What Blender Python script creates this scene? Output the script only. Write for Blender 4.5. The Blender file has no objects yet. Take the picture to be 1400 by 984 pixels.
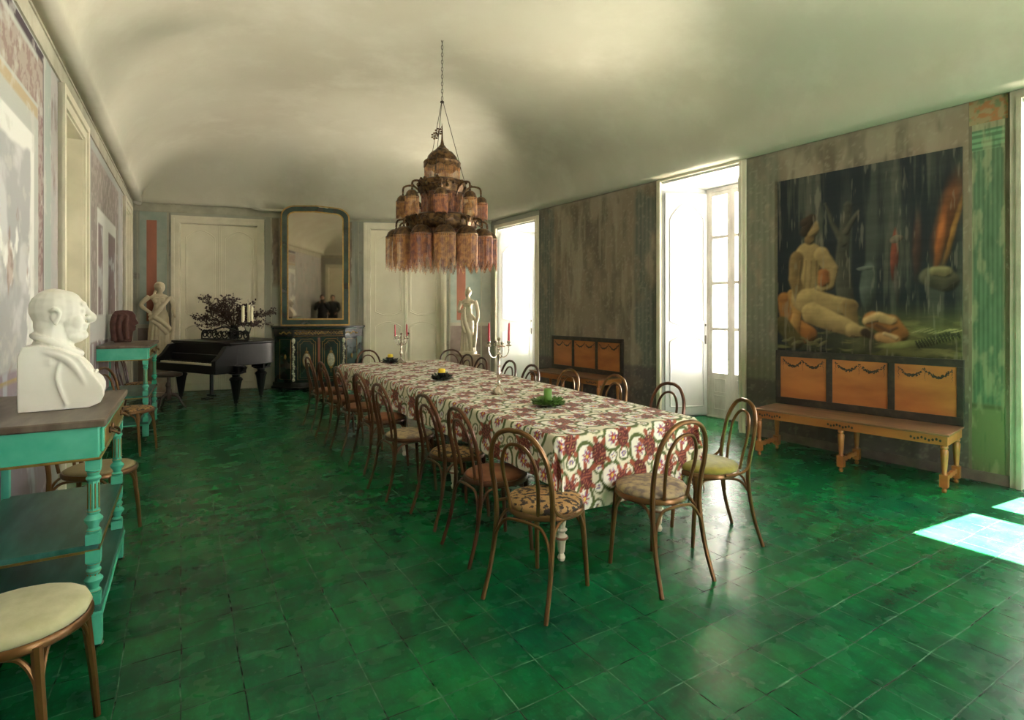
import bpy, math, random
import numpy as np
from mathutils import Vector, Matrix
random.seed(4)
S = bpy.context.scene
COL = S.collection
PI = math.pi

# ------------------------------------------------------------------ camera, world, sun, exposure
F, CX, HZ, H = 745.0, 700.0, 425.0, 1.485      # focal length in px, principal column, horizon row, eye height
cam = bpy.data.cameras.new('camera'); camo = bpy.data.objects.new('camera', cam); COL.objects.link(camo)
cam.sensor_width = 36; cam.lens = F*36/1400; cam.shift_y = -(492-HZ)/1400
camo.location = (0, 0, H); camo.rotation_euler = (PI/2, 0, 0); cam.clip_start = .05
S.camera = camo
S.view_settings.view_transform = 'Standard'; S.view_settings.look = 'None'
S.view_settings.gamma = 1; S.view_settings.use_curve_mapping = False
S.view_settings.exposure = 1.4
w = bpy.data.worlds.new('sky'); S.world = w; w.use_nodes = True
bgn = w.node_tree.nodes['Background']; bgn.inputs[0].default_value = (1, .97, .90, 1); bgn.inputs[1].default_value = 9.0
sun = bpy.data.lights.new('sun', 'SUN'); sun.energy = 85; sun.angle = .009; sun.color = (1, .95, .84)
suno = bpy.data.objects.new('sun', sun); COL.objects.link(suno)
SUN_AZ, SUN_EL = math.radians(27), math.radians(50)
sd = Vector((-math.cos(SUN_AZ)*math.cos(SUN_EL), -math.sin(SUN_AZ)*math.cos(SUN_EL), -math.sin(SUN_EL)))
suno.rotation_euler = sd.to_track_quat('-Z', 'Y').to_euler()
# added warm fill lamps standing in for terrace bounce, one before each window: (x, y, heading of the window's inward side)
TERRACE_FILL_LAMPS = ((1.9, 12.3, 2900), (5.0, 9.1, 1500), (6.9, 6.1, 1100), (8.7, 3.7, 450), (5.6, -3.2, 450))
for lx, ly, le in TERRACE_FILL_LAMPS:
    al = bpy.data.lights.new('terrace_fill_light', 'AREA'); al.shape = 'RECTANGLE'; al.size = 2.6; al.size_y = 2.2; al.energy = le; al.color = (1, .90, .74)
    ao = bpy.data.objects.new('terrace_fill_light', al); COL.objects.link(ao); ao.location = (lx, ly, .12)
    ao.rotation_euler = (Vector((1.3, 3.2, 3.2))-Vector((lx, ly, 0)) if ly < 0 else Vector((-.84, -.54, .75))).to_track_quat('-Z', 'Y').to_euler()
S.cycles.max_bounces = 10; S.cycles.diffuse_bounces = 6; S.cycles.glossy_bounces = 4
S.cycles.transmission_bounces = 6; S.cycles.transparent_max_bounces = 12
S.cycles.sample_clamp_indirect = 8; S.cycles.caustics_reflective = False; S.cycles.caustics_refractive = False
S.cycles.use_denoising = True

def P(px, py, z=0.0):
    """floor (or height z) point seen at a place in the photograph"""
    y = F*(H-z)/(py-HZ); return Vector(((px-CX)/F*y, y, z))
def D(px, py, y):
    return Vector(((px-CX)/F*y, y, H-(py-HZ)*y/F))

# ------------------------------------------------------------------ materials
def mat(name, col, rough=.6, metal=0., col2=None, scale=6., bump=0., detail=6., spec=.5, stretch=(1,1,1), cut=(.35,.65), alpha=1., trans=0., coat=0., sheen=0.):
    m = bpy.data.materials.new(name); m.use_nodes = True
    nt = m.node_tree; b = nt.nodes['Principled BSDF']
    b.inputs['Base Color'].default_value = (*col, 1); b.inputs['Roughness'].default_value = rough
    b.inputs['Metallic'].default_value = metal; b.inputs['Specular IOR Level'].default_value = spec
    b.inputs['Alpha'].default_value = alpha; b.inputs['Transmission Weight'].default_value = trans
    b.inputs['Coat Weight'].default_value = coat; b.inputs['Coat Roughness'].default_value = .15
    b.inputs['Sheen Weight'].default_value = sheen
    if col2 is not None or bump:
        tc = nt.nodes.new('ShaderNodeTexCoord'); mp = nt.nodes.new('ShaderNodeMapping')
        mp.inputs['Scale'].default_value = stretch
        nt.links.new(tc.outputs['Object'], mp.inputs[0])
        n = nt.nodes.new('ShaderNodeTexNoise'); n.inputs['Scale'].default_value = scale; n.inputs['Detail'].default_value = detail
        nt.links.new(mp.outputs[0], n.inputs['Vector'])
        if col2 is not None:
            r = nt.nodes.new('ShaderNodeValToRGB'); r.color_ramp.elements[0].position = cut[0]; r.color_ramp.elements[1].position = cut[1]
            r.color_ramp.elements[0].color = (*col, 1); r.color_ramp.elements[1].color = (*col2, 1)
            nt.links.new(n.outputs[0], r.inputs[0]); nt.links.new(r.outputs[0], b.inputs['Base Color'])
        if bump:
            bp = nt.nodes.new('ShaderNodeBump'); bp.inputs['Strength'].default_value = bump; bp.inputs['Distance'].default_value = .01
            nt.links.new(n.outputs[0], bp.inputs['Height']); nt.links.new(bp.outputs[0], b.inputs['Normal'])
    return m

def colmat(name, rough=.7, noise=.0, nscale=20., sheen=0., bump=0., spec=.4):
    """reads the painted pattern of a mesh (its colour attribute 'Col')"""
    m = bpy.data.materials.new(name); m.use_nodes = True; nt = m.node_tree; b = nt.nodes['Principled BSDF']
    a = nt.nodes.new('ShaderNodeAttribute'); a.attribute_name = 'Col'
    b.inputs['Roughness'].default_value = rough; b.inputs['Specular IOR Level'].default_value = spec; b.inputs['Sheen Weight'].default_value = sheen
    n = nt.nodes.new('ShaderNodeTexNoise'); n.inputs['Scale'].default_value = nscale; n.inputs['Detail'].default_value = 8
    tc = nt.nodes.new('ShaderNodeTexCoord'); nt.links.new(tc.outputs['Object'], n.inputs['Vector'])
    if noise:
        mr = nt.nodes.new('ShaderNodeMapRange'); mr.inputs[1].default_value = .3; mr.inputs[2].default_value = .7
        mr.inputs[3].default_value = 1-noise; mr.inputs[4].default_value = 1+noise
        nt.links.new(n.outputs[0], mr.inputs[0])
        mx = nt.nodes.new('ShaderNodeVectorMath'); mx.operation = 'SCALE'
        nt.links.new(a.outputs['Color'], mx.inputs[0]); nt.links.new(mr.outputs[0], mx.inputs['Scale']); nt.links.new(mx.outputs[0], b.inputs['Base Color'])
    else: nt.links.new(a.outputs['Color'], b.inputs['Base Color'])
    if bump:
        bp = nt.nodes.new('ShaderNodeBump'); bp.inputs['Strength'].default_value = bump; bp.inputs['Distance'].default_value = .01
        nt.links.new(n.outputs[0], bp.inputs['Height']); nt.links.new(bp.outputs[0], b.inputs['Normal'])
    return m

def layered(name, layers, base, rough=.8, bump=.15, bscale=8):
    """base colour, then layers (colour, noise scale, low, high, stretch) of worn patches; object coordinates in metres"""
    m = bpy.data.materials.new(name); m.use_nodes = True; nt = m.node_tree; b = nt.nodes['Principled BSDF']
    b.inputs['Roughness'].default_value = rough; b.inputs['Specular IOR Level'].default_value = .3
    tc = nt.nodes.new('ShaderNodeTexCoord'); prev = None
    for i, (c, sc, lo, hi, st) in enumerate(layers):
        mp = nt.nodes.new('ShaderNodeMapping'); mp.inputs['Scale'].default_value = st; mp.inputs['Location'].default_value = (i*3.7, i*1.9, i*5.3)
        nt.links.new(tc.outputs['Object'], mp.inputs[0])
        n = nt.nodes.new('ShaderNodeTexNoise'); n.inputs['Scale'].default_value = sc; n.inputs['Detail'].default_value = 9; n.inputs['Roughness'].default_value = .62
        nt.links.new(mp.outputs[0], n.inputs['Vector'])
        mr = nt.nodes.new('ShaderNodeMapRange'); mr.inputs[1].default_value = lo; mr.inputs[2].default_value = hi
        nt.links.new(n.outputs[0], mr.inputs[0])
        mx = nt.nodes.new('ShaderNodeMix'); mx.data_type = 'RGBA'
        nt.links.new(mr.outputs[0], mx.inputs[0])
        if prev is None: mx.inputs[6].default_value = (*base, 1)
        else: nt.links.new(prev, mx.inputs[6])
        mx.inputs[7].default_value = (*c, 1); prev = mx.outputs[2]
    nt.links.new(prev, b.inputs['Base Color'])
    n = nt.nodes.new('ShaderNodeTexNoise'); n.inputs['Scale'].default_value = bscale; n.inputs['Detail'].default_value = 8
    nt.links.new(tc.outputs['Object'], n.inputs['Vector'])
    bp = nt.nodes.new('ShaderNodeBump'); bp.inputs['Strength'].default_value = bump; bp.inputs['Distance'].default_value = .02
    nt.links.new(n.outputs[0], bp.inputs['Height']); nt.links.new(bp.outputs[0], b.inputs['Normal'])
    return m

T_ANG = math.radians(31.3)      # the room's long direction leans this far to the left of the view
TD = Vector((-math.sin(T_ANG), math.cos(T_ANG), 0)); ND = Vector((math.cos(T_ANG), math.sin(T_ANG), 0))

def floor_material():
    m = bpy.data.materials.new('green_glazed_floor_tiles'); m.use_nodes = True; nt = m.node_tree; N = nt.nodes; L = nt.links
    b = N['Principled BSDF']
    tc = N.new('ShaderNodeTexCoord'); mp = N.new('ShaderNodeMapping'); mp.inputs['Rotation'].default_value = (0, 0, -T_ANG)
    L.new(tc.outputs['Object'], mp.inputs[0])
    wob = N.new('ShaderNodeTexNoise'); wob.inputs['Scale'].default_value = 3; L.new(mp.outputs[0], wob.inputs['Vector'])
    sub = N.new('ShaderNodeVectorMath'); sub.operation = 'SUBTRACT'; L.new(wob.outputs['Color'], sub.inputs[0]); sub.inputs[1].default_value = (.5, .5, .5)
    sc = N.new('ShaderNodeVectorMath'); sc.operation = 'SCALE'; sc.inputs['Scale'].default_value = .022; L.new(sub.outputs[0], sc.inputs[0])
    ad = N.new('ShaderNodeVectorMath'); L.new(mp.outputs[0], ad.inputs[0]); L.new(sc.outputs[0], ad.inputs[1])
    br = N.new('ShaderNodeTexBrick'); br.offset = 0.0; br.squash = 1
    for k, v in (('Scale', 1), ('Mortar Size', .003), ('Mortar Smooth', .4), ('Bias', 0), ('Brick Width', .215), ('Row Height', .215)): br.inputs[k].default_value = v
    br.inputs['Color1'].default_value = (0, 0, 0, 1); br.inputs['Color2'].default_value = (1, 1, 1, 1); br.inputs['Mortar'].default_value = (.5, .5, .5, 1)
    L.new(ad.outputs[0], br.inputs['Vector'])
    def noise(s, d=8, st=None, ro=.6):
        n = N.new('ShaderNodeTexNoise'); n.inputs['Scale'].default_value = s; n.inputs['Detail'].default_value = d; n.inputs['Roughness'].default_value = ro
        if st:
            q = N.new('ShaderNodeMapping'); q.inputs['Scale'].default_value = st; L.new(mp.outputs[0], q.inputs[0]); L.new(q.outputs[0], n.inputs['Vector'])
        else: L.new(mp.outputs[0], n.inputs['Vector'])
        return n.outputs[0]
    def mr(x, a, c, lo=0., hi=1.):
        r = N.new('ShaderNodeMapRange'); r.inputs[1].default_value = a; r.inputs[2].default_value = c; r.inputs[3].default_value = lo; r.inputs[4].default_value = hi
        L.new(x, r.inputs[0]); return r.outputs[0]
    def mix(f, a, c, mode='MIX'):
        x = N.new('ShaderNodeMix'); x.data_type = 'RGBA'; x.blend_type = mode
        if isinstance(f, float): x.inputs[0].default_value = f
        else: L.new(f, x.inputs[0])
        for i, v in ((6, a), (7, c)):
            if isinstance(v, tuple): x.inputs[i].default_value = (*v, 1)
            else: L.new(v, x.inputs[i])
        return x.outputs[2]
    c = mix(br.outputs['Color'], (.004, .056, .030), (.005, .094, .042))
    c = mix(mr(noise(1.6), .35, .75), c, (.006, .16, .032))
    c = mix(mr(noise(14, 12, (1, .35, 1), .75), .46, .70, 0, .55), c, (.008, .26, .085))
    c = mix(mr(noise(3.2, 12, (.6, 1.6, 1), .72), .48, .66, 0, .72), c, (.006, .034, .020))
    vo = N.new('ShaderNodeTexVoronoi'); vo.inputs['Scale'].default_value = .9; L.new(ad.outputs[0], vo.inputs['Vector'])
    sn = N.new('ShaderNodeMath'); sn.operation = 'SINE'; ml = N.new('ShaderNodeMath'); ml.operation = 'MULTIPLY'; ml.inputs[1].default_value = 17; L.new(vo.outputs['Distance'], ml.inputs[0]); L.new(ml.outputs[0], sn.inputs[0])
    ar_ = N.new('ShaderNodeMath'); ar_.operation = 'MULTIPLY'; L.new(mr(sn.outputs[0], .72, .95), ar_.inputs[0]); L.new(mr(noise(1.3), .46, .56, 0, .6), ar_.inputs[1])
    c = mix(ar_.outputs[0], c, (.005, .045, .024))
    c = mix(mr(noise(45, 8), .60, .74, 0, .35), c, (.11, .30, .17))
    joint = mix(mr(noise(7), .45, .62), (.004, .02, .012), (.10, .26, .15))
    c = mix(br.outputs['Fac'], c, joint)
    L.new(c, b.inputs['Base Color'])
    rr = mr(noise(4, 3), .35, .7, .23, .31)
    L.new(rr, b.inputs['Roughness'])
    b.inputs['Specular IOR Level'].default_value = .20
    inv = mr(br.outputs['Fac'], 0, 1, 1, 0)
    b1 = N.new('ShaderNodeBump'); b1.inputs['Strength'].default_value = .5; b1.inputs['Distance'].default_value = .003; L.new(inv, b1.inputs['Height'])
    b2 = N.new('ShaderNodeBump'); b2.inputs['Strength'].default_value = .22; b2.inputs['Distance'].default_value = .01; L.new(noise(9, 6, None, .5), b2.inputs['Height']); L.new(b1.outputs[0], b2.inputs['Normal'])
    L.new(b2.outputs[0], b.inputs['Normal'])
    return m

M = dict(
 ceiling=layered('ceiling_plaster', [((.46,.43,.34), .5, .42, .68, (1,1,1)), ((.56,.54,.45), 1.5, .5, .75, (1,1,1))], (.51,.49,.40), .9, .10, 3),
 wall_r=layered('stained_grey_brown_plaster', [((.15,.125,.085), 1.1, .40, .62, (1,1,.6)), ((.33,.30,.23), 2.3, .47, .68, (1,1,.35)), ((.12,.12,.09), 5, .54, .74, (1.5,1.5,.3)), ((.42,.38,.29), 22, .60, .75, (1,1,.4))], (.25,.205,.145), .85, .3, 14),
 wall_b=layered('pale_sage_plaster', [((.43,.42,.34), 1.4, .42, .64, (1,1,1)), ((.24,.21,.18), 3.5, .60, .70, (1,1,1))], (.34,.35,.30), .85, .15, 10),
 wall_l=layered('faded_lilac_grey_plaster', [((.43,.40,.38), 2, .42, .6, (1,1,1)), ((.24,.18,.17), 5, .55, .70, (1,1,.5))], (.35,.36,.35), .85, .2, 10),
 dado_l=layered('mauve_dado_plaster', [((.24,.17,.19), 3, .42, .6, (1,1,.3)), ((.42,.42,.46), 6, .5, .66, (1,1,.2))], (.30,.26,.29), .8, .2, 10),
 cornice=mat('sage_grey_cornice', (.36,.34,.26), .8, col2=(.46,.44,.34), scale=5),
 frame=mat('cream_door_frame', (.74,.69,.55), .55, col2=(.64,.60,.47), scale=4),
 leaf=mat('cream_painted_door', (.80,.75,.60), .5, col2=(.72,.67,.52), scale=2.5),
 white=mat('white_shutter_paint', (.60,.61,.62), .45, col2=(.55,.56,.57), scale=3),
 litwhite=mat('lit_white_shutter_paint', (.84,.85,.85), .45),  # lighter copy of the shutter white, daylight glare put into its colour
 oldwhite=mat('worn_grey_white_paint', (.45,.43,.38), .6, col2=(.62,.60,.55), scale=8, stretch=(1,1,.3)),
 glass=None,
 floor=floor_material(),
 terrace=mat('pale_terrace', (.55,.52,.46), .8, col2=(.45,.42,.36), scale=3),
 extwall=mat('exterior_render', (.6,.55,.45), .9),
 sagepanel=mat('sage_painted_panel', (.30,.36,.31), .8, col2=(.38,.42,.36), scale=5),
 salmon=mat('salmon_painted_stripe', (.42,.16,.10), .8, col2=(.34,.14,.09), scale=9, stretch=(1,1,.3)),
 bronze=mat('bronze_painted_bentwood', (.20,.098,.030), .34, .6, col2=(.12,.055,.018), scale=9, coat=.1),
 darkwood=mat('dark_brown_bentwood', (.05,.018,.010), .30, .1, col2=(.09,.030,.015), scale=9, coat=.1),
 brownwood=mat('polished_brown_bentwood', (.125,.046,.018), .32, .4, col2=(.065,.022,.010), scale=9, coat=.1),
 cream_cush=mat('pale_cream_seat_cloth', (.60,.57,.36), .9, col2=(.50,.48,.28), scale=14, bump=.3, sheen=.2),
 olive_cush=mat('mustard_green_velvet', (.32,.28,.035), .85, col2=(.24,.21,.03), scale=30, bump=.2, sheen=.4),
 tan_cush=mat('dull_olive_tan_seat', (.30,.24,.12), .7, col2=(.24,.19,.09), scale=8),
 red_cush=mat('rust_red_seat', (.19,.06,.025), .7, col2=(.28,.11,.05), scale=12),
 brocade=mat('gold_and_black_brocade', (.40,.23,.09), .75, col2=(.03,.018,.014), scale=34, detail=4, cut=(.49,.55), bump=.2),
 floral=mat('faded_floral_seat_cloth', (.45,.34,.20), .85, col2=(.20,.15,.13), scale=22, detail=4, cut=(.42,.62), bump=.2),
 marble=mat('white_plaster', (.88,.86,.80), .5, col2=(.80,.77,.69), scale=4),
 stone=mat('warm_marble', (.62,.55,.40), .5, col2=(.50,.43,.29), scale=5),
 terracotta=mat('red_brown_terracotta', (.060,.020,.015), .75, col2=(.095,.033,.024), scale=20),
 teal=mat('worn_turquoise_paint', (.05,.42,.28), .5, col2=(.13,.56,.41), scale=6, stretch=(1,.35,1.0), cut=(.38,.7), bump=.15),
 tealdark=mat('dark_worn_green_shelf', (.012,.10,.075), .35, col2=(.06,.21,.17), scale=5, stretch=(2.5,.5,1), cut=(.4,.72)),
 walnut=mat('weathered_brown_top', (.10,.068,.048), .38, col2=(.19,.145,.11), scale=6, stretch=(3,.5,1)),
 gold=mat('old_gilding', (.42,.27,.08), .38, .8, col2=(.30,.18,.05), scale=20),
 ebony=mat('black_piano_lacquer', (.004,.004,.005), .35, spec=.25),
 ivory=mat('ivory_keys', (.68,.62,.46), .4),
 cabgreen=mat('dark_green_black_lacquer', (.008,.026,.020), .22, col2=(.02,.055,.042), scale=6, coat=.5),
 cabblack=mat('ebonised_wood', (.012,.012,.011), .25, coat=.4),
 porcelain=mat('cream_plaque', (.70,.66,.50), .35, col2=(.40,.40,.28), scale=40),
 mirror=mat('old_mirror_glass', (.34,.29,.23), .03, 1.0),
 silver=mat('tarnished_silver', (.62,.54,.48), .25, 1.0),
 redwax=mat('deep_red_candle_wax', (.45,.02,.035), .4),
 creamwax=mat('cream_candle_wax', (.78,.70,.48), .5),
 yellowwax=mat('yellow_candle_wax', (.85,.62,.03), .5),
 greenwax=mat('green_candle_wax', (.10,.22,.03), .5),
 blackglass=mat('black_bowl', (.012,.012,.012), .2),
 darkleaf=mat('dark_wreath_leaves', (.015,.025,.012), .5),
 greenleaf=mat('green_wreath_leaves', (.05,.14,.02), .5, col2=(.10,.22,.03), scale=20),
 bushleaf=mat('dark_purple_leaves', (.035,.014,.018), .6, col2=(.08,.045,.035), scale=30),
 twig=mat('brown_twig', (.05,.03,.02), .8),
 clear=mat('clear_glassware', (.9,.92,.9), .05, trans=1.0),
 ochre=mat('ochre_varnished_wood', (.42,.155,.04), .40, col2=(.30,.10,.028), scale=7, stretch=(1,.3,1), coat=.2),
 seatwood=mat('brown_bench_seat', (.24,.13,.065), .38, col2=(.15,.075,.04), scale=7, stretch=(2,.3,1), coat=.2),
 blackpaint=mat('worn_black_paint', (.022,.018,.014), .5, col2=(.06,.045,.03), scale=14, cut=(.5,.8)),
 brass=mat('aged_brass', (.15,.085,.035), .42, .8, col2=(.05,.028,.018), scale=30, cut=(.4,.6)),
 beads=mat('amber_bead_fringe', (.58,.27,.075), .35, 0, col2=(.20,.065,.03), scale=22, cut=(.4,.62), trans=.15),
 beads2=mat('rust_bead_fringe', (.46,.16,.05), .35, 0, col2=(.11,.03,.03), scale=22, cut=(.4,.62), trans=.1),
 iron=mat('dark_iron', (.06,.05,.04), .5, .8),
 tableleg=mat('white_and_gold_leg', (.68,.60,.46), .5),
 ringwood=mat('red_brown_ring', (.28,.11,.06), .45),
 skin=mat('skin', (.55,.32,.22), .6), jacket=mat('dark_coat', (.02,.02,.025), .8), hair=mat('dark_hair', (.03,.015,.01), .7), trousers=mat('dark_trousers', (.03,.03,.05), .8), cambody=mat('black_camera', (.01,.01,.01), .4),
)
g = bpy.data.materials.new('window_glass'); g.use_nodes = True; nt = g.node_tree; nt.nodes.remove(nt.nodes['Principled BSDF'])
tr = nt.nodes.new('ShaderNodeBsdfTransparent'); gl = nt.nodes.new('ShaderNodeBsdfGlossy'); gl.inputs['Roughness'].default_value = .02
mxs = nt.nodes.new('ShaderNodeMixShader'); mxs.inputs[0].default_value = .06
nt.links.new(tr.outputs[0], mxs.inputs[1]); nt.links.new(gl.outputs[0], mxs.inputs[2]); nt.links.new(mxs.outputs[0], nt.nodes['Material Output'].inputs[0])
M['glass'] = g

# ------------------------------------------------------------------ mesh building
def catmull(pts, n=6, closed=False):
    pts = [Vector(p) for p in pts]; out = []; k = len(pts)
    rng = range(k if closed else k-1)
    for i in rng:
        if closed: a, b, c, d = pts[(i-1) % k], pts[i], pts[(i+1) % k], pts[(i+2) % k]
        else: a, b, c, d = pts[max(i-1, 0)], pts[i], pts[i+1], pts[min(i+2, k-1)]
        for j in range(n):
            t = j/n; out.append(.5*((2*b)+(c-a)*t+(2*a-5*b+4*c-d)*t*t+(3*b-a-3*c+d)*t**3))
    if not closed: out.append(pts[-1].copy())
    return out

class MB:
    def __init__(s, Mx=None): s.v = []; s.f = []; s.m = []; s.M = Mx or Matrix.Identity(4)
    def add(s, vs, fs, mi=0):
        o = len(s.v); s.v += [tuple(s.M @ Vector(p)) for p in vs]; s.f += [tuple(i+o for i in f) for f in fs]; s.m += [mi]*len(fs); return s
    def box(s, x0, x1, y0, y1, z0, z1, mi=0):
        x0, x1 = min(x0,x1), max(x0,x1); y0, y1 = min(y0,y1), max(y0,y1); z0, z1 = min(z0,z1), max(z0,z1)
        return s.add([(x0,y0,z0),(x1,y0,z0),(x1,y1,z0),(x0,y1,z0),(x0,y0,z1),(x1,y0,z1),(x1,y1,z1),(x0,y1,z1)],
              [(0,3,2,1),(4,5,6,7),(0,1,5,4),(1,2,6,5),(2,3,7,6),(3,0,4,7)], mi)
    def prism(s, poly, z0, z1, mi=0, axis='z'):
        n = len(poly)
        def q(a, b, c): return {'z': (a,b,c), 'y': (a,c,b), 'x': (c,a,b)}[axis]
        vs = [q(a,b,z0) for a,b in poly]+[q(a,b,z1) for a,b in poly]
        fs = [tuple(range(n))[::-1], tuple(range(n,2*n))]+[(i,(i+1)%n,(i+1)%n+n,i+n) for i in range(n)]
        return s.add(vs, fs, mi)
    def tube(s, pts, r, n=8, closed=False, mi=0, flat=1., cap=True):
        pts = [Vector(p) for p in pts]; k = len(pts)
        if not callable(r):
            rr = r if isinstance(r, (list, tuple)) else [r]*k
            rf = lambda i: rr[i] if len(rr) == k else rr[0]+(rr[-1]-rr[0])*i/max(1,k-1)
        else: rf = lambda i: r(i/(k-1))
        vs = []; up = None
        for i in range(k):
            a = pts[i-1] if (i or closed) else pts[i]; b = pts[(i+1) % k] if (i < k-1 or closed) else pts[i]
            t = (b-a).normalized() if (b-a).length > 1e-9 else Vector((0,0,1))
            if up is None:
                up = Vector((0,0,1)) if abs(t.z) < .9 else Vector((1,0,0))
            up = (up-t*up.dot(t)); up = up.normalized() if up.length > 1e-6 else t.orthogonal().normalized()
            sd_ = t.cross(up); R = rf(i)
            for j in range(n):
                an = 2*PI*j/n; vs.append(pts[i]+sd_*(math.cos(an)*R)+up*(math.sin(an)*R*flat))
        fs = []
        for i in range(k if closed else k-1):
            for j in range(n):
                a = i*n+j; b = i*n+(j+1) % n; c = ((i+1) % k)*n+(j+1) % n; d = ((i+1) % k)*n+j
                fs.append((a,b,c,d))
        if not closed and cap: fs += [tuple(range(n))[::-1], tuple(range((k-1)*n, k*n))]
        return s.add(vs, fs, mi)
    def lathe(s, prof, n=16, c=(0,0,0), mi=0, flute=0, sx=1., sy=1., a0=0, a1=2*PI):
        vs = []; fs = []; k = len(prof); full = abs(a1-a0-2*PI) < 1e-6; nn = n if full else n+1
        for (r, z) in prof:
            for j in range(nn):
                an = a0+(a1-a0)*j/n; q = r*(1-flute*(j % 2)); vs.append((c[0]+q*math.cos(an)*sx, c[1]+q*math.sin(an)*sy, c[2]+z))
        for i in range(k-1):
            for j in range(n if full else n):
                j2 = (j+1) % nn; fs.append((i*nn+j, i*nn+j2, (i+1)*nn+j2, (i+1)*nn+j))
        if full:
            if prof[0][0] > 1e-5: fs.append(tuple(range(nn))[::-1])
            if prof[-1][0] > 1e-5: fs.append(tuple(range((k-1)*nn, k*nn)))
        return s.add(vs, fs, mi)
    def ell(s, c, r, rot=None, n=12, mi=0):
        R = Matrix.Rotation(rot[0], 3, rot[1]) if rot else Matrix.Identity(3)
        vs = []; k = n; h = n//2+1
        for i in range(h+1):
            th = PI*i/h
            for j in range(k):
                p = Vector((r[0]*math.sin(th)*math.cos(2*PI*j/k), r[1]*math.sin(th)*math.sin(2*PI*j/k), -r[2]*math.cos(th)))
                vs.append(R @ p+Vector(c))
        fs = [(i*k+j, i*k+(j+1) % k, (i+1)*k+(j+1) % k, (i+1)*k+j) for i in range(h) for j in range(k)]
        return s.add(vs, fs, mi)
    def surf(s, fn, nu, nv, mi=0, thick=0, closed_u=False):
        vs = [Vector(fn(i/nu, j/nv)) for i in range(nu+1) for j in range(nv+1)]
        fs = [(i*(nv+1)+j, (i+1)*(nv+1)+j, (i+1)*(nv+1)+j+1, i*(nv+1)+j+1) for i in range(nu) for j in range(nv)]
        return s.add(vs, fs, mi)
    def mesh(s, name, smooth=True, angle=38):
        me = bpy.data.meshes.new(name); me.from_pydata(s.v, [], s.f)
        if any(s.m): me.polygons.foreach_set('material_index', s.m)
        me.validate(); me.update()
        if smooth:
            me.polygons.foreach_set('use_smooth', [True]*len(me.polygons))
            try: me.set_sharp_from_angle(angle=math.radians(angle))
            except Exception: pass
        return me
    def build(s, name, mats, parent=None, bevel=0, smooth=True, angle=38, remesh=0, loc=None):
        return put(name, s.mesh(name, smooth, angle), mats, parent, bevel, remesh)

def put(name, me, mats, parent=None, bevel=0, remesh=0):
    o = bpy.data.objects.new(name, me); COL.objects.link(o)
    mats = mats if isinstance(mats, (list, tuple)) else [mats]
    while len(me.materials) < len(mats): me.materials.append(None)
    for i, mm in enumerate(mats):
        if me.materials[i] is None: me.materials[i] = mm
        elif me.materials[i] != mm: o.material_slots[i].link = 'OBJECT'; o.material_slots[i].material = mm
    if parent: o.parent = parent
    if remesh:
        r = o.modifiers.new('remesh', 'REMESH'); r.mode = 'VOXEL'; r.voxel_size = remesh; r.use_smooth_shade = True
        sm = o.modifiers.new('smooth', 'SMOOTH'); sm.factor = .5; sm.iterations = 2 if remesh < .01 else 1
    if bevel:
        b = o.modifiers.new('bevel', 'BEVEL'); b.width = bevel; b.segments = 2; b.limit_method = 'ANGLE'
    return o
def tag(o, label, cat, group=None):
    o['label'] = label; o['category'] = cat
    if group: o['group'] = group
    return o
def thing(name, label, cat, loc=(0,0,0), rz=0, group=None):
    o = bpy.data.objects.new(name, None); COL.objects.link(o); o.empty_display_size = .1
    o.location = loc; o.rotation_euler = (0,0,rz); return tag(o, label, cat, group)
def struct(o): o['kind'] = 'structure'; return o
def paint(me, cols):
    """cols: (n,3) linear colours per vertex"""
    a = me.color_attributes.new('Col', 'FLOAT_COLOR', 'POINT')
    c = np.ones((len(me.vertices), 4), dtype=np.float32); c[:, :3] = cols; a.data.foreach_set('color', c.ravel())

# smooth value noise for painted patterns
def vnoise(x, y, seed=0):
    xi = np.floor(x).astype(int); yi = np.floor(y).astype(int); fx = x-xi; fy = y-yi
    fx = fx*fx*(3-2*fx); fy = fy*fy*(3-2*fy)
    def h(a, b):
        n = (a*374761393+b*668265263+seed*1442695041) & 0x7fffffff; n = ((n ^ (n >> 13))*1274126177) & 0x7fffffff
        return ((n ^ (n >> 16)) & 0xffff)/65535.
    return (h(xi,yi)*(1-fx)+h(xi+1,yi)*fx)*(1-fy)+(h(xi,yi+1)*(1-fx)+h(xi+1,yi+1)*fx)*fy
def fbm(x, y, o=5, seed=0):
    s = 0; a = .5
    for i in range(o): s = s+a*vnoise(x, y, seed+i); x = x*2.03; y = y*2.03; a *= .5
    return s/(1-.5**o)
def sstep(a, b, x): t = np.clip((x-a)/(b-a), 0, 1); return t*t*(3-2*t)
def over(c, m, col): return c*(1-m[..., None])+np.array(col)*m[..., None]

# ------------------------------------------------------------------ room plan (cornice rows of the photograph give the distances)
CR = 3.43
def plan(px, yc):
    y = F*(CR-H)/(HZ-yc); return Vector(((px-CX)/F*y, y, 0))
pL0, pL1 = plan(33, 0), plan(178, 275)
dL = (pL1-pL0).normalized()
pBL = plan(181, 276); pBM = plan(485, 292.5); pBR = plan(672, 296.5)
pR2, pR1, pR0 = pBR, plan(1018, 207), plan(1400, 105)
dR = (pR0-pR1).normalized()
pFL = pL0+dL*(-6.9); pFR = pR0+dR*4.1
ROOM = [pFL, pFR, pR1, pBR, pBM, pBL]      # counter-clockwise

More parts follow.
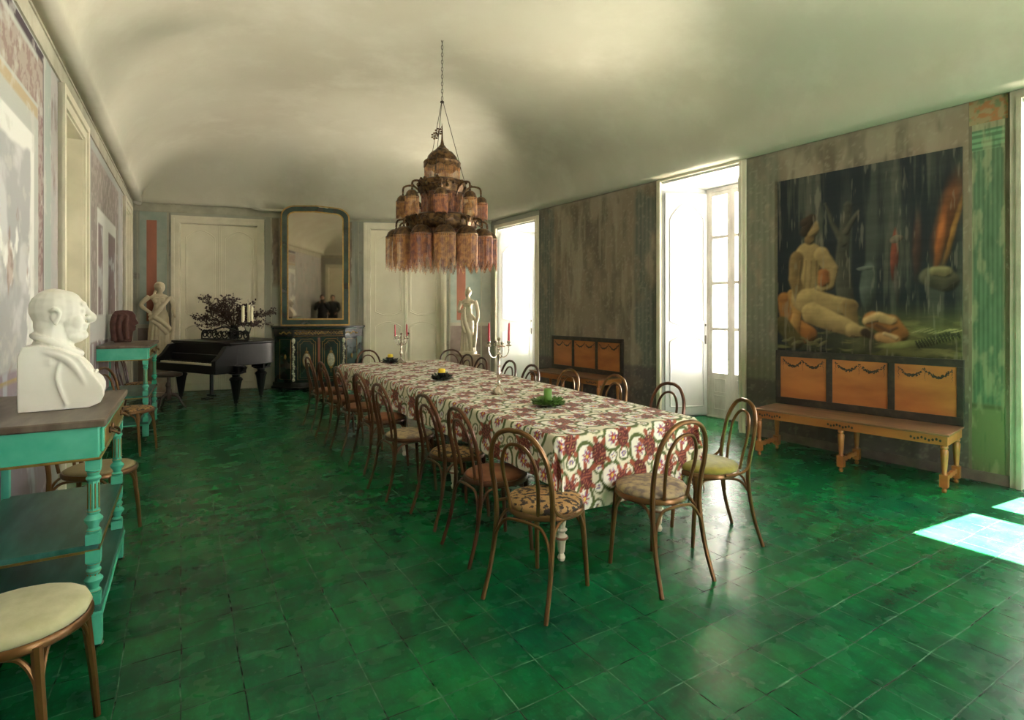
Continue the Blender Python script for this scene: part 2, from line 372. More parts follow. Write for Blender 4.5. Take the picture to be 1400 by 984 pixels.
class Wall:
    """plan segment a->b; u metres along, z up, d metres into the room"""
    def __init__(s, a, b, inside=Vector((-.5, 5, 0))):
        s.a = Vector(a); s.b = Vector(b); s.t = (s.b-s.a).normalized(); s.L = (s.b-s.a).length
        n = Vector((-s.t.y, s.t.x, 0)); s.n = n if (Vector(inside)-s.a).dot(n) > 0 else -n
        s.flip = n.dot(s.n) < 0
    def u(s, px):
        k = (px-CX)/F; return (k*s.a.y-s.a.x)/(s.t.x-k*s.t.y)
    def z(s, px, py):
        p = s.a+s.t*s.u(px); return H+(HZ-py)*p.y/F
    def mtx(s, u=0, z=0, d=0):
        """local x along the wall, y into the room, z up"""
        p = s.a+s.t*u+s.n*d
        return Matrix(((s.t.x, s.n.x, 0, p.x), (s.t.y, s.n.y, 0, p.y), (0, 0, 1, z), (0, 0, 0, 1)))
def shell(W, name, material, opens, z1=CR+.03, thick=.3, u0=None, u1=None):
    """a wall with openings (u0,u1,z0,z1); its own outer side lies behind"""
    mb = MB(W.mtx()); u = 0 if u0 is None else u0; e = W.L if u1 is None else u1
    for (a, b, c, d) in sorted(opens):
        mb.box(u, a, -thick, 0, 0, z1)
        if c > 0: mb.box(a, b, -thick, 0, 0, c)
        mb.box(a, b, -thick, 0, d, z1); u = b
    mb.box(u, e, -thick, 0, 0, z1)
    return mb
WL = Wall(pFL, pBL); WB1 = Wall(pBL, pBM); WB2 = Wall(pBM, pBR); WRb = Wall(pBR, pR1); WRa = Wall(pR1, pFR); WF = Wall(pFR, pFL)

# floor
mb = MB(); n = len(ROOM)
c = sum(ROOM, Vector())/n
big = [p+(p-c).normalized()*1.2 for p in ROOM]
mb.prism([(p.x, p.y) for p in big], -.12, 0)
struct(mb.build('floor', M['floor'], smooth=False))

# openings
def win_open(W, pxa, pxb, pya):
    a, b = sorted((W.u(pxa), W.u(pxb))); return a, b, W.z(pxa, pya)
w1a, w1b, w1h = win_open(WRb, 680, 733.5, 313)
w2a, w2b, w2h = win_open(WRb, 905, 1013, 246)
w1h, w2h = 3.16, 3.30
u3 = WRa.u(1392)+.03; w3a, w3b, w3h = u3, u3+1.25, 3.25
w4a, w4b, w4h = u3+2.55, u3+3.75, 3.25
TH = .66
mb = shell(WRb, 'wall_right', None, [(w1a, w1b, 0, w1h), (w2a, w2b, 0, w2h)], thick=TH)
sv = shell(WRa, 'wall_right', None, [(w3a, w3b, 0, w3h), (w4a, w4b, 0, w4h)], thick=TH)
mb.v += []; o_ = len(mb.v); mb.v += sv.v; mb.f += [tuple(i+o_ for i in f) for f in sv.f]; mb.m += sv.m
struct(mb.build('wall_right', M['wall_r'], smooth=False))
d1a, d1b = WB1.u(244), WB1.u(353); d2a, d2b = WB2.u(505), WB2.u(603)
d1h, d2h = WB1.z(244, 303), WB2.z(505, 312)
mb = shell(WB1, '', None, [(d1a, d1b, 0, d1h)]); sv = shell(WB2, '', None, [(d2a, d2b, 0, d2h)])
o_ = len(mb.v); mb.v += sv.v; mb.f += [tuple(i+o_ for i in f) for f in sv.f]; mb.m += sv.m
struct(mb.build('wall_back', M['wall_b'], smooth=False))
d3a, d3b = WL.u(84), WL.u(112); d4a, d4b = WL.u(169), WL.u(176.5)
struct(shell(WL, '', None, [(d3a, d3b, 0, 3.12), (d4a, d4b, 0, 3.12)], thick=.5).build('wall_left', M['wall_l'], smooth=False))
d5b = WF.L-.30; d5a = d5b-1.35; w5a, w5b = 2.2, 3.7
struct(shell(WF, '', None, [(d5a, d5b, 0, 2.9), (w5a, w5b, 0, 3.2)], thick=TH).build('wall_front', M['wall_b'], smooth=False))

# vaulted ceiling: a cloister vault rising from the cornice
def dist_in(p):
    ds = []
    for W in (WL, WB1, WB2, WRb, WRa, WF): ds.append((Vector((p[0], p[1], 0))-W.a).dot(W.n))
    return ds
def vault(x, y):
    ds = dist_in((x, y)); k = 6.
    L_ = min(ds[0], 9); Bk = -math.log(math.exp(-k*ds[1])+math.exp(-k*ds[2]))/k; Rt = -math.log(math.exp(-k*ds[3])+math.exp(-k*ds[4]))/k
    lat = -math.log(math.exp(-3*max(ds[0],-.3))+math.exp(-3*max(Rt,-.3)))/3
    def pr(d, R): d = max(0, min(d, R)); return math.sqrt(1-(1-d/R)**2)
    a = pr(lat, 2.9); b = pr(min(Bk, ds[5]), 2.6)
    return CR+1.22*(-math.log(math.exp(-9*a)+math.exp(-9*b))/9+.04)
mb = MB()
NU, NV = 64, 44
def room_pt(u, v):
    # v across (left to right wall), u from the front to the back
    l = pFL.lerp(pBL, u)
    if u < (WRa.L)/(WRa.L+WRb.L)*1.0: r = pFR.lerp(pR1, u*(WRa.L+WRb.L)/WRa.L)
    else: r = pR1.lerp(pBR, (u-(WRa.L)/(WRa.L+WRb.L))*(WRa.L+WRb.L)/WRb.L)
    p = l.lerp(r, v)
    return p
def back_pull(u, v, p):
    # bend the last rows on to the two-part back wall
    e = pBL.lerp(pBR, v); W = WB1
    L1, L2 = WB1.L, WB2.L; q = v*(L1+L2)
    t = WB1.a+WB1.t*q if q < L1 else WB2.a+WB2.t*(q-L1)
    return p+(t-e)*u**3
def cfn(u, v):
    u = .5-.5*math.cos(PI*u) if True else u; v = .5-.5*math.cos(PI*v)
    p = back_pull(u, v, room_pt(u, v)); z = vault(p.x, p.y)
    if v < 1e-6 or v > 1-1e-6 or u < 1e-6 or u > 1-1e-6: z = CR
    return (p.x, p.y, max(z, CR))
mb.surf(cfn, 90, 70); c_in = list(mb.v)
ce = mb.build('ceiling', M['ceiling'], angle=80)
so = ce.modifiers.new('solid', 'SOLIDIFY'); so.thickness = .15; so.offset = 1
struct(ce)

# cornices
def strip(W, name, u0, u1, z0, z1, d, m, bevel=.008):
    b = MB(W.mtx()); b.box(u0, u1, -.01, d, z0, z1); return struct(b.build(name, m, bevel=bevel, smooth=False))
for W, nm, mm in ((WL, 'trim_1', 'cornice'), (WB1, 'trim_2', 'cornice'), (WB2, 'trim_3', 'cornice'), (WF, 'trim_4', 'cornice')):
    b = MB(W.mtx()); b.box(0, W.L, -.01, .014, CR-.15, CR-.02); b.box(0, W.L, -.01, .024, CR-.02, CR+.012)
    struct(b.build(nm, M[mm], smooth=False))
for W, nm in ((WRb, 'trim_5'), (WRa, 'trim_6')):
    b = MB(W.mtx()); b.box(0, W.L, -.01, .035, CR-.035, CR+.01); struct(b.build(nm, M['cornice'], smooth=False))
# skirting
def skirt(W, nm, opens, m, h=.09):
    b = MB(W.mtx()); u = 0
    for (p, q) in sorted(opens)+[(W.L, W.L)]:
        if p-u > .02: b.box(u, p, 0, .018, 0, h)
        u = q
    struct(b.build(nm, m, smooth=False))
M['skirt'] = mat('dull_mauve_skirting', (.13,.10,.085), .7, col2=(.20,.16,.13), scale=8)
skirt(WRb, 'baseboard_right', [(w1a-.08, w1b+.08), (w2a-.08, w2b+.08)], M['skirt']); skirt(WRa, 'baseboard_right', [(w3a-.08, w3b+.08), (w4a-.08, w4b+.08)], M['skirt'])
skirt(WB1, 'baseboard_back', [(d1a-.13, d1b+.13)], M['cornice']); skirt(WB2, 'baseboard_back', [(d2a-.13, d2b+.13)], M['cornice'])
skirt(WL, 'baseboard_left', [(d3a-.13, d3b+.13), (d4a-.13, d4b+.13)], M['cornice'])

# ---------------------------------------------------------------- windows: deep splayed embrasures with folded shutters
def rail_curve(b, x0, x1, z, up, y, mi=0, r=.007):
    """the wavy moulding of an old panel: level in the middle with curled ends"""
    w_ = x1-x0; pts = [(x0, y, z), (x0+.18*w_, y, z), (x0+.32*w_, y, z+up*.25), (x0+.5*w_, y, z+up), (x0+.68*w_, y, z+up*.25), (x0+.82*w_, y, z), (x1, y, z)]
    b.tube(catmull(pts, 5), r, 6, mi=mi)
def panel_mould(b, x0, x1, z0, z1, y, r=.009, top=.0, bot=.0):
    """panel moulding outline, edges may bow"""
    pts = []
    w_ = x1-x0
    pts += [(x0, y, z0+abs(bot)), (x0, y, z1-abs(top))]
    pts2 = catmull([(x0, y, z1-abs(top)), (x0+.12*w_, y, z1-.6*abs(top)), (x0+.3*w_, y, z1-.2*abs(top)), (x0+.5*w_, y, z1), (x0+.7*w_, y, z1-.2*abs(top)), (x0+.88*w_, y, z1-.6*abs(top)), (x1, y, z1-abs(top))], 3)
    b.tube([pts[0], pts[1]], r, 6); b.tube(pts2, r, 6); b.tube([(x1, y, z1-abs(top)), (x1, y, z0+abs(bot))], r, 6)
    pts3 = catmull([(x0, y, z0+abs(bot)), (x0+.12*w_, y, z0+.6*abs(bot)), (x0+.3*w_, y, z0+.2*abs(bot)), (x0+.5*w_, y, z0), (x0+.7*w_, y, z0+.2*abs(bot)), (x0+.88*w_, y, z0+.6*abs(bot)), (x1, y, z0+abs(bot))], 3)
    b.tube(pts3, r, 6)

def glazed_leaf(Mx, wd, h, bars, panel, root, mid=None):
    """French window leaf in local x (0..wd), y thickness, z 0..h; bars = glass rows (z0,z1)"""
    st = .055
    f = MB(Mx); f.box(0, st, -.022, .022, 0, h); f.box(wd-st, wd, -.022, .022, 0, h)
    zs = 0
    for (a, b_) in bars: f.box(st, wd-st, -.02, .02, zs, a); zs = b_
    f.box(st, wd-st, -.022, .022, zs, h)
    p0 = MB(Mx); 
    if panel > .2:
        panel_mould(f, st+.03, wd-st-.03, .1, panel*.48, .024, .006); panel_mould(f, st+.03, wd-st-.03, panel*.56, panel-.08, .024, .006)
    fr = f.build('leaf_frame', M['litwhite' if root.name == 'window_1' else 'oldwhite'], root, smooth=False)
    for (a, b_) in bars:
        q = MB(Mx); q.box(st-.003, wd-st+.003, -.002, .002, a-.003, b_+.003); q.build('pane', M['glass'], root, smooth=False)

def window(k, W, a, b, h, bars, insl=.33, insr=.12, shutters=True, single=False):
    root = bpy.data.objects.new('window_%d' % k, None); COL.objects.link(root); struct(root)
    e = TH-.05; WH = M['litwhite' if k == 1 else 'white']
    # casing round the opening
    c = MB(W.mtx()); cw = .075
    c.box(a-cw, a, -.005, .03, 0, h+cw); c.box(b, b+cw, -.005, .03, 0, h+cw); c.box(a-.001, b+.001, -.005, .03, h, h+cw)
    c.box(a-cw*.45, a, .03, .045, 0, h+cw*.45); c.box(b, b+cw*.45, .03, .045, 0, h+cw*.45); c.box(a, b, .03, .045, h, h+cw*.45)
    c.build('casing', M['frame'] if k < 3 else M['cornice'], root, smooth=False)
    # splayed jambs, filled to the wall, and soffit
    j = MB(W.mtx())
    j.prism([(a-.0, 0), (a-.0, -TH), (a+insl, -TH), (a+insl, -e)], 0, h)
    j.prism([(b, 0), (b, -TH), (b-insr, -TH), (b-insr, -e)], 0, h)
    j.prism([(0+a, -.0), (b, -.0), (b, -.02), (a, -.02)], h-.03, h)
    hh = h-.10
    j.add([(a,0,h),(b,0,h),(b,-e,hh),(a,-e,hh),(b,-TH,hh),(a,-TH,hh),(a,-TH,h),(b,-TH,h)], [(0,1,2,3),(3,2,4,5),(5,4,7,6),(6,7,1,0),(0,3,5,6),(1,7,4,2)])
    j.build('embrasure', WH, root, smooth=False)
    # folded shutter on the far splay
    if shutters:
        for (p, q, sgn) in (((a+.02, -.03), (a+insl-.015, -e+.02), 1), ((b-.02, -.03), (b-insr-.0+.015, -e+.02), -1)):
            A = W.a+W.t*p[0]+W.n*p[1]; B = W.a+W.t*q[0]+W.n*q[1]
            t = (B-A).normalized(); nn = Vector((-t.y, t.x, 0))
            mid = W.a+W.t*((a+b)/2)+W.n*(-.3)
            if (mid-A).dot(nn) < 0: nn = -nn
            Mx = Matrix(((t.x, nn.x, 0, A.x), (t.y, nn.y, 0, A.y), (0,0,1,.02), (0,0,0,1)))
            L_ = (B-A).length; s_ = MB(Mx); s_.box(0, L_, .004, .034, 0, hh-.08)
            for (z0, z1, tp, bt) in ((.12, 1.12, .09, 0), (1.25, hh-.22, .22, .07)):
                panel_mould(s_, .07, L_-.07, z0, z1, .036, .010, tp, bt)
            s_.tube([(L_*.93, .036, .1), (L_*.93, .036, hh-.2)], .006, 6)
            s_.build('shutter', WH, root, smooth=False)
            hb = MB(Mx); hb.box(L_-.05, L_-.035, .034, .05, 1.0, 1.12); hb.box(L_-.05, L_-.035, .034, .05, 1.25, 1.28); hb.build('latch', M['iron'], root)
    # outer frame and two leaves
    x0, x1 = a+insl, b-insr; y = -TH+.07; Mx0 = W.mtx(x0, 0, y)
    f = MB(Mx0); wd = x1-x0; f.box(-.0, .035, -.03, .03, 0, hh); f.box(wd-.035, wd, -.03, .03, 0, hh); f.box(.035, wd-.035, -.03, .03, hh-.05, hh); f.box(0, wd, -.03, .03, 0, .02)
    f.build('outer_frame', WH if k == 1 else M['oldwhite'], root, smooth=False)
    lw = (wd-.07)/(1 if single else 2)
    glazed_leaf(W.mtx(x0+.035, .02, y), lw-.002, hh-.075, bars, bars[0][0], root)
    if not single: glazed_leaf(W.mtx(x0+.035+lw, .02, y), lw-.002, hh-.075, bars, bars[0][0], root)
    return root
B4 = [(.60, 1.19), (1.235, 1.83), (1.875, 2.47), (2.515, 3.07)]
window(1, WRb, w1a, w1b, w1h, [(.58, 1.14), (1.18, 1.75), (1.79, 2.36), (2.40, 2.93)], insl=.45, insr=.30)
window(2, WRb, w2a, w2b, w2h, B4)
window(3, WRa, w3a, w3b, w3h, [(.98, 1.60), (1.88, 2.86)], insl=.06, insr=.10, shutters=False, single=True)
window(4, WRa, w4a, w4b, w4h, B4, insl=.1, insr=.1, shutters=False)  # added out-of-view window, put in to bring more sky light indoors
window(5, WF, w5a, w5b, 3.2, B4, insl=.1, insr=.1, shutters=False)  # unseen window added behind the camera to fill the room with light
# outdoors: terrace, and an added unseen slab blocking sun at the two far windows
tb = MB(WRb.mtx()); tb.box(-1.5, WRb.L+6, -9, -TH-.0, -.2, -.03); struct(tb.build('trim_7', M['terrace'], smooth=False)); 
bb = MB(WRb.mtx()); bb.box(-1.0, WRb.L+1.4, -3.6, -TH, 3.62, 3.80); struct(bb.build('sun_block_slab', M['extwall'], smooth=False))

# ---------------------------------------------------------------- doors
def double_door(k, W, a, b, h, recess=.1, two=True, casing=.11):
    root = bpy.data.objects.new('door_%d' % k, None); COL.objects.link(root); struct(root)
    c = MB(W.mtx())
    for (o1, o2, dd) in ((0, casing, .028), (casing*.55, casing, .045)):
        c.box(a-o2, a-o1*.98, -.01, dd, 0, h+o2); c.box(b+o1*.98, b+o2, -.01, dd, 0, h+o2); c.box(a-o1, b+o1, -.01, dd, h+o1, h+o2)
    c.box(a-.0, a+.018, -recess, .01, 0, h); c.box(b-.018, b, -recess, .01, 0, h); c.box(a, b, -recess, .01, h-.018, h)
    c.box(a-.05, b+.05, -recess-.08, -recess-.025, -.05, h+.05)  # added hidden backing behind the leaves, stops light leaking under the door
    c.build('casing', M['frame'], root, smooth=False)
    n = 2 if two else 1; wd = (b-a-.036)/n
    for i in range(n):
        Mx = W.mtx(a+.018+wd*i, .008, -recess); l = MB(Mx)
        l.box(.002, wd-.002, -.02, .02, 0, h-.03)
        zb = h*.43
        for (z0, z1, tp, bt) in ((.14, zb-.10, .10, 0), (zb+.03, h-.14, .13, .08)):
            panel_mould(l, .085, wd-.085, z0, z1, .022, .011, tp, bt)
            panel_mould(l, .11, wd-.11, z0+.03, z1-.03, .021, .005, tp, bt)
        l.box(.004, wd-.004, .02, .026, zb-.045, zb-.03)
        l.tube([(wd-.012 if i == 0 else .012, .022, .0), (wd-.012 if i == 0 else .012, .022, h-.03)], .012, 8)
        lf = l.build('door_leaf', M['leaf'], root, smooth=False)
        if i == 1 or n == 1:
            kb = MB(Mx @ Matrix.Translation((.05, .02, 1.02)) @ Matrix.Rotation(-PI/2, 4, 'X')); kb.lathe([(.012,0),(.008,.01),(.008,.03),(.02,.04),(.024,.055),(.014,.068),(0,.07)], 12)
            kb.build('door_handle', M['brass'], lf)
    return root
double_door(1, WB1, d1a, d1b, d1h); double_door(2, WB2, d2a, d2b, d2h)
double_door(3, WL, d3a, d3b, 3.12, recess=.34, two=False, casing=.14); double_door(4, WL, d4a, d4b, 3.12, recess=.34, two=False, casing=.13)
double_door(5, WF, d5a, d5b, 2.9)

# ================================================================ FURNITURE
def yaw_of(v): return math.atan2(v.y, v.x)

# ---------------------------------------------------------------- bentwood chair (local: seat centre at the origin, faces +y)
CM = {}
def chair_meshes():
    r = .0135
    def hoop_pts(s): return [(s*.195,-.285,0),(s*.185,-.235,.16),(s*.178,-.205,.32),(s*.176,-.195,.45),(s*.180,-.205,.56),(s*.183,-.225,.66),(s*.168,-.248,.77),(s*.115,-.268,.855),(s*.045,-.274,.888),(0,-.275,.890)]
    lft = catmull(hoop_pts(-1), 5); 
    cut = 14
    back = lft[cut:]+[Vector((-p.x, p.y, p.z)) for p in lft[cut:-1]][::-1]
    CM['back_frame'] = MB().tube(back, r, 8).mesh('back_frame')
    for s, nm in ((-1, 'rl'), (1, 'rr')):
        p = [Vector((-s*q.x if s == 1 else q.x, q.y, q.z)) for q in lft[:cut+1]]
        CM[nm] = MB().tube(p, lambda t: .0115+.0025*t, 8).mesh('leg')
        q = catmull([(s*.165,.165,0),(s*.160,.155,.15),(s*.152,.140,.32),(s*.146,.130,.445)], 4)
        CM['f'+nm[1]] = MB().tube(q, lambda t: .0115+.006*t, 8).mesh('leg')
    inn = catmull([(-.085,-.190,.462),(-.096,-.205,.56),(-.106,-.228,.66),(-.096,-.246,.745),(-.055,-.262,.805),(0,-.267,.822),(.055,-.262,.805),(.096,-.246,.745),(.106,-.228,.66),(.096,-.205,.56),(.085,-.190,.462)], 4)
    CM['inner_hoop'] = MB().tube(inn, .0098, 8).mesh('inner_hoop')
    ring = MB()
    for (ro, z0, z1) in ((.207, .430, .462),):
        N = 32; vs = []; fs = []
        for k in range(N):
            a = 2*PI*k/N; sx, sy = math.cos(a), math.sin(a); w_ = 1.0 if sy > 0 else 1-.06*abs(sy)
            for (q, z) in ((ro*.80,z0),(ro*.97,z0),(ro,z0+.006),(ro,z1-.008),(ro*.97,z1),(ro*.80,z1)): vs.append((q*sx*w_, q*sy, z))
        for k in range(N):
            for j in range(6): fs.append((k*6+j, ((k+1) % N)*6+j, ((k+1) % N)*6+(j+1) % 6, k*6+(j+1) % 6))
        ring.add(vs, fs)
    CM['seat_rim'] = ring.mesh('seat_rim')
    CM['seat'] = MB().lathe([(0,.446),(.150,.446),(.172,.450),(.172,.456),(.1,.455),(0,.454)], 28).mesh('seat')
    CM['cushion'] = MB().lathe([(.175,.452),(.196,.460),(.203,.476),(.196,.492),(.165,.503),(.09,.509),(0,.511)], 32, flute=.012).mesh('cushion', angle=80)
    CM['thin_cushion'] = MB().lathe([(.17,.452),(.190,.460),(.192,.468),(.172,.478),(.09,.484),(0,.485)], 32).mesh('cushion', angle=80)
    for s, nm in ((-1, 'bl'), (1, 'br')):       # side arches under the seat
        y0, y1 = -.218, .146; x0, x1 = s*.180, s*.156
        pts = catmull([(x0,y0,.235),(x0*.97,y0+.015,.33),(x0*.93,y0+.065,.405),(s*.162,-.09,.424),(s*.160,.04,.424),(x1*1.0,y1-.05,.405),(x1,y1-.012,.33),(x1*1.02,y1+.002,.235)], 4)
        CM[nm] = MB().tube(pts, .0085, 7).mesh('brace')
    for (yy, hw, nm, zt) in ((-.222, .176, 'bk', .418), (.150, .153, 'bf', .418)):
        s2 = .02 if yy < 0 else -.02
        pts = catmull([(-hw,yy,.235),(-hw+.012,yy+s2*.5,.33),(-hw+.06,yy+s2,.402),(-.05,yy+s2,zt),(.05,yy+s2,zt),(hw-.06,yy+s2,.402),(hw-.012,yy+s2*.5,.33),(hw,yy,.235)], 4)
        CM[nm] = MB().tube(pts, .0085, 7).mesh('brace')
    for s, nm in ((-1, 'hl'), (1, 'hr')):
        pts = catmull([(s*.181,-.214,.60),(s*.186,-.20,.53),(s*.196,-.165,.482),(s*.206,-.10,.462),(s*.209,-.03,.456)], 4)
        CM[nm] = MB().tube(pts, .0085, 7).mesh('hip_brace')
chair_meshes()
def chair(x, y, face, frame, seat, label, group=None, thin=False, hip=False, sc=1.0, hand=True):
    """face: direction the sitter looks, radians from +x"""
    t = thing('dining_chair', label, 'chair', (x, y, 0), face-PI/2, group)
    t.scale = (sc, sc, sc)
    fm = M[frame]
    for nm, k in (('back_frame','back_frame'),('inner_hoop','inner_hoop'),('seat_rim','seat_rim'),('leg','fl'),('leg','fr'),('leg','rl'),('leg','rr'),('brace','bl'),('brace','br'),('brace','bk'),('brace','bf')):
        put(nm, CM[k], fm, t)
    if hip:
        for k in ('hl', 'hr'): put('hip_brace', CM[k], fm, t)
    if seat in ('darkwood', 'brownwood', 'bronze'): put('seat', CM['seat'], M[seat], t)
    else: put('cushion', CM['thin_cushion' if thin else 'cushion'], M[seat], t)
    return t
def chair_px(a, b, frame, seat, label, group=None, side=1, **kw):
    """rear feet at two places of the photograph; side=+1: sitter looks to the left of a->b"""
    A, B = P(*a), P(*b); t = (B-A).normalized(); nrm = Vector((-t.y, t.x, 0))*side
    m = (A+B)/2; sc = kw.get('sc', 1.0)
    c = m+nrm*.28*sc
    return chair(c.x, c.y, yaw_of(nrm), frame, seat, label, group, **kw)
G1, G2 = 'bentwood chairs along the window-away side of the table', 'bentwood chairs along the window side of the table'
chair_px((672.6,823), (733.5,848.5), 'bronze', 'brocade', 'bronze bentwood chair with gold and black brocade seat at the near corner of the table', 'bentwood chairs round the table', hip=True)
rowL = [((611,749),(635,771),'brownwood','red_cush','brown bentwood chair with rust-red seat directly behind the brocade chair'),
        ((566,705),(590,723),'brownwood','brocade','brown bentwood chair, second behind the brocade-seated corner chair'),
        ((505,669),(527,685),'brownwood','floral','brown bentwood chair standing out from the table with its pale flowered seat showing'),
        ((479,636),(497,648),'brownwood','red_cush','brown bentwood chair, fourth from the cabinet end of its row'),
        ((452,613),(467,624),'brownwood','red_cush','brown bentwood chair, third from the cabinet end of its row'),
        ((431,597),(445,607),'brownwood','red_cush','brown bentwood chair, second from the cabinet end of its row'),
        ((414,581),(426,589),'brownwood','red_cush','brown bentwood chair closest to the green cabinet on the piano side of the table')]
for a, b, f, s_, lb in rowL: chair_px(a, b, f, s_, lb, 'bentwood chairs round the table', side=1, thin=True)
chair_px((912,816), (969,796), 'bronze', 'floral', 'bronze bentwood chair with pastel flowered cushion at the near end of the table', 'bentwood chairs round the table', side=1)
chair(1.28, 3.60, math.radians(186), 'bronze', 'olive_cush', 'bronze bentwood chair with mustard-green velvet cushion, turned side-on beside the table end', 'bentwood chairs round the table', hip=True)
# window side: hoops seen over the cloth
FR_ = yaw_of(-ND)
rowR = [((915,525),'brownwood','brown bentwood chair hoop across the table in front of the open-shuttered window'),
        ((841,514),'bronze','bentwood chair hoop in front of the bench end closest to the open-shuttered window'),
        ((779,506),'bronze','bentwood chair hoop in front of the middle of the smaller-looking bench'),
        ((727,500),'darkwood','dark bentwood chair hoop in front of the edge between bright window and bench'),
        ((697,494),'darkwood','dark bentwood chair hoop silhouetted against the middle of the bright opening'),
        ((659,490),'darkwood','dark bentwood chair across the table just past the tall candelabrum'),
        ((632,486),'darkwood','dark bentwood chair hoop in front of the pedestal of the gilded-looking statue'),
        ((613,481),'darkwood','dark bentwood chair hoop nearest the back door, window side of the table')]
for (px, py), f, lb in rowR:
    y = F*(H-.885)/(py-HZ); x = (px-CX)/F*y
    if px == 613: y = 8.3; x = (px-CX)/F*y
    c = Vector((x, y, 0))-ND*(.27 if px != 632 else .18) if px != 613 else Vector((x, y, 0))-TD*.27
    chair(c.x, c.y, FR_+random.uniform(-.06,.06) if px != 613 else yaw_of(-TD)-.15, f, 'red_cush', lb, 'bentwood chairs round the table', thin=True)
y = F*(H-.885)/(479.5-HZ)*1.0; c = Vector(((505-CX)/F*y, y, 0))-TD*.27
chair(c.x, c.y, yaw_of(-TD)+.1, 'brownwood', 'red_cush', 'brown bentwood chair at the head of the table before the back door', 'bentwood chairs round the table', thin=True)
# along the piano-side wall
chair(-1.64, 1.80, math.radians(15), 'bronze', 'cream_cush', 'bronze bentwood chair with frayed cream seat pad in the near corner', 'bentwood chairs by the wall', sc=1.0, hip=False)
chair(-2.69, 3.56, math.radians(12), 'bronze', 'tan_cush', 'bentwood chair with dull tan seat between the two green tables', 'bentwood chairs by the wall', thin=True)
chair(-3.98, 5.70, math.radians(8), 'bronze', 'brocade', 'bentwood chair with dark patterned seat in front of the table with the brown head', 'bentwood chairs by the wall', thin=True)
chair(-5.22, 7.66, math.radians(20), 'darkwood', 'brocade', 'dark bentwood chair behind the green table that holds the brown head', 'bentwood chairs by the wall', thin=True)

# ---------------------------------------------------------------- dining table and cloth
TZ = .785
NL, NR = P(764, 597.5, TZ), P(946, 569.5, TZ)
FL_, FR2 = P(466, 497.5, TZ), P(602, 491.5, TZ)
tt = ((FL_+FR2)/2-(NL+NR)/2); TLEN = tt.length; tt.normalize()
tb_ = thing('dining_table', 'long table on white and gilt turned legs, hidden by its flowered cloth', 'table', ((NL+NR+FL_+FR2)/4*1.0)*Vector((1,1,0)) if False else Vector(((NL.x+NR.x+FL_.x+FR2.x)/4, (NL.y+NR.y+FL_.y+FR2.y)/4, 0)))
org = tb_.location.copy()
def bil(u, v):      # u 0 near..1 far, v 0 aisle side..1 window side
    return NL.lerp(FL_, u).lerp(NR.lerp(FR2, u), v)
def inset(u, v, e=.0):
    p = bil(u, v)-org; return p
mb = MB(); q = [bil(.008,.03), bil(.008,.97), bil(.992,.97), bil(.992,.03)]
mb.prism([((p-org).x, (p-org).y) for p in q], TZ-.038, TZ-.012); mb.build('tabletop', M['walnut'], tb_, smooth=False)
mb = MB(); q = [bil(.025,.10), bil(.025,.90), bil(.975,.90), bil(.975,.10)]
mb.prism([((p-org).x, (p-org).y) for p in q], TZ-.13, TZ-.038); mb.build('apron', M['tableleg'], tb_, smooth=False)
legp = [(0,.0),(.018,.002),(.024,.02),(.018,.036),(.013,.045),(.020,.055),(.024,.10),(.030,.125),(.036,.130),(.036,.148),(.024,.156),(.022,.170),(.030,.178),(.036,.186),(.022,.196),(.026,.215),(.030,.25),(.044,.258),(.044,.276),(.028,.285),(.030,.30),(.036,.44),(.040,.53),(.030,.545),(.046,.56),(.046,.65)]
for u in (.035, .35, .60, .965):
    for v in (.13, .87):
        p = bil(u, v)-org; l = MB(Matrix.Translation((p.x, p.y, 0))); l.lathe(legp, 16)
        lg = l.build('leg', M['tableleg'], tb_)
        r = MB(Matrix.Translation((p.x, p.y, 0)))
        for (z, R) in ((.130,.038), (.262,.046)): r.lathe([(R-.012,z-.001),(R,z+.002),(R+.003,z+.009),(R,z+.016),(R-.012,z+.019)], 20)
        for k in range(8):
            a = 2*PI*k/8; r.tube([(.031*math.cos(a), .031*math.sin(a), .31), (.037*math.cos(a), .037*math.sin(a), .50)], .004, 5)
        r.build('gilt_ring', M['ringwood'], lg)

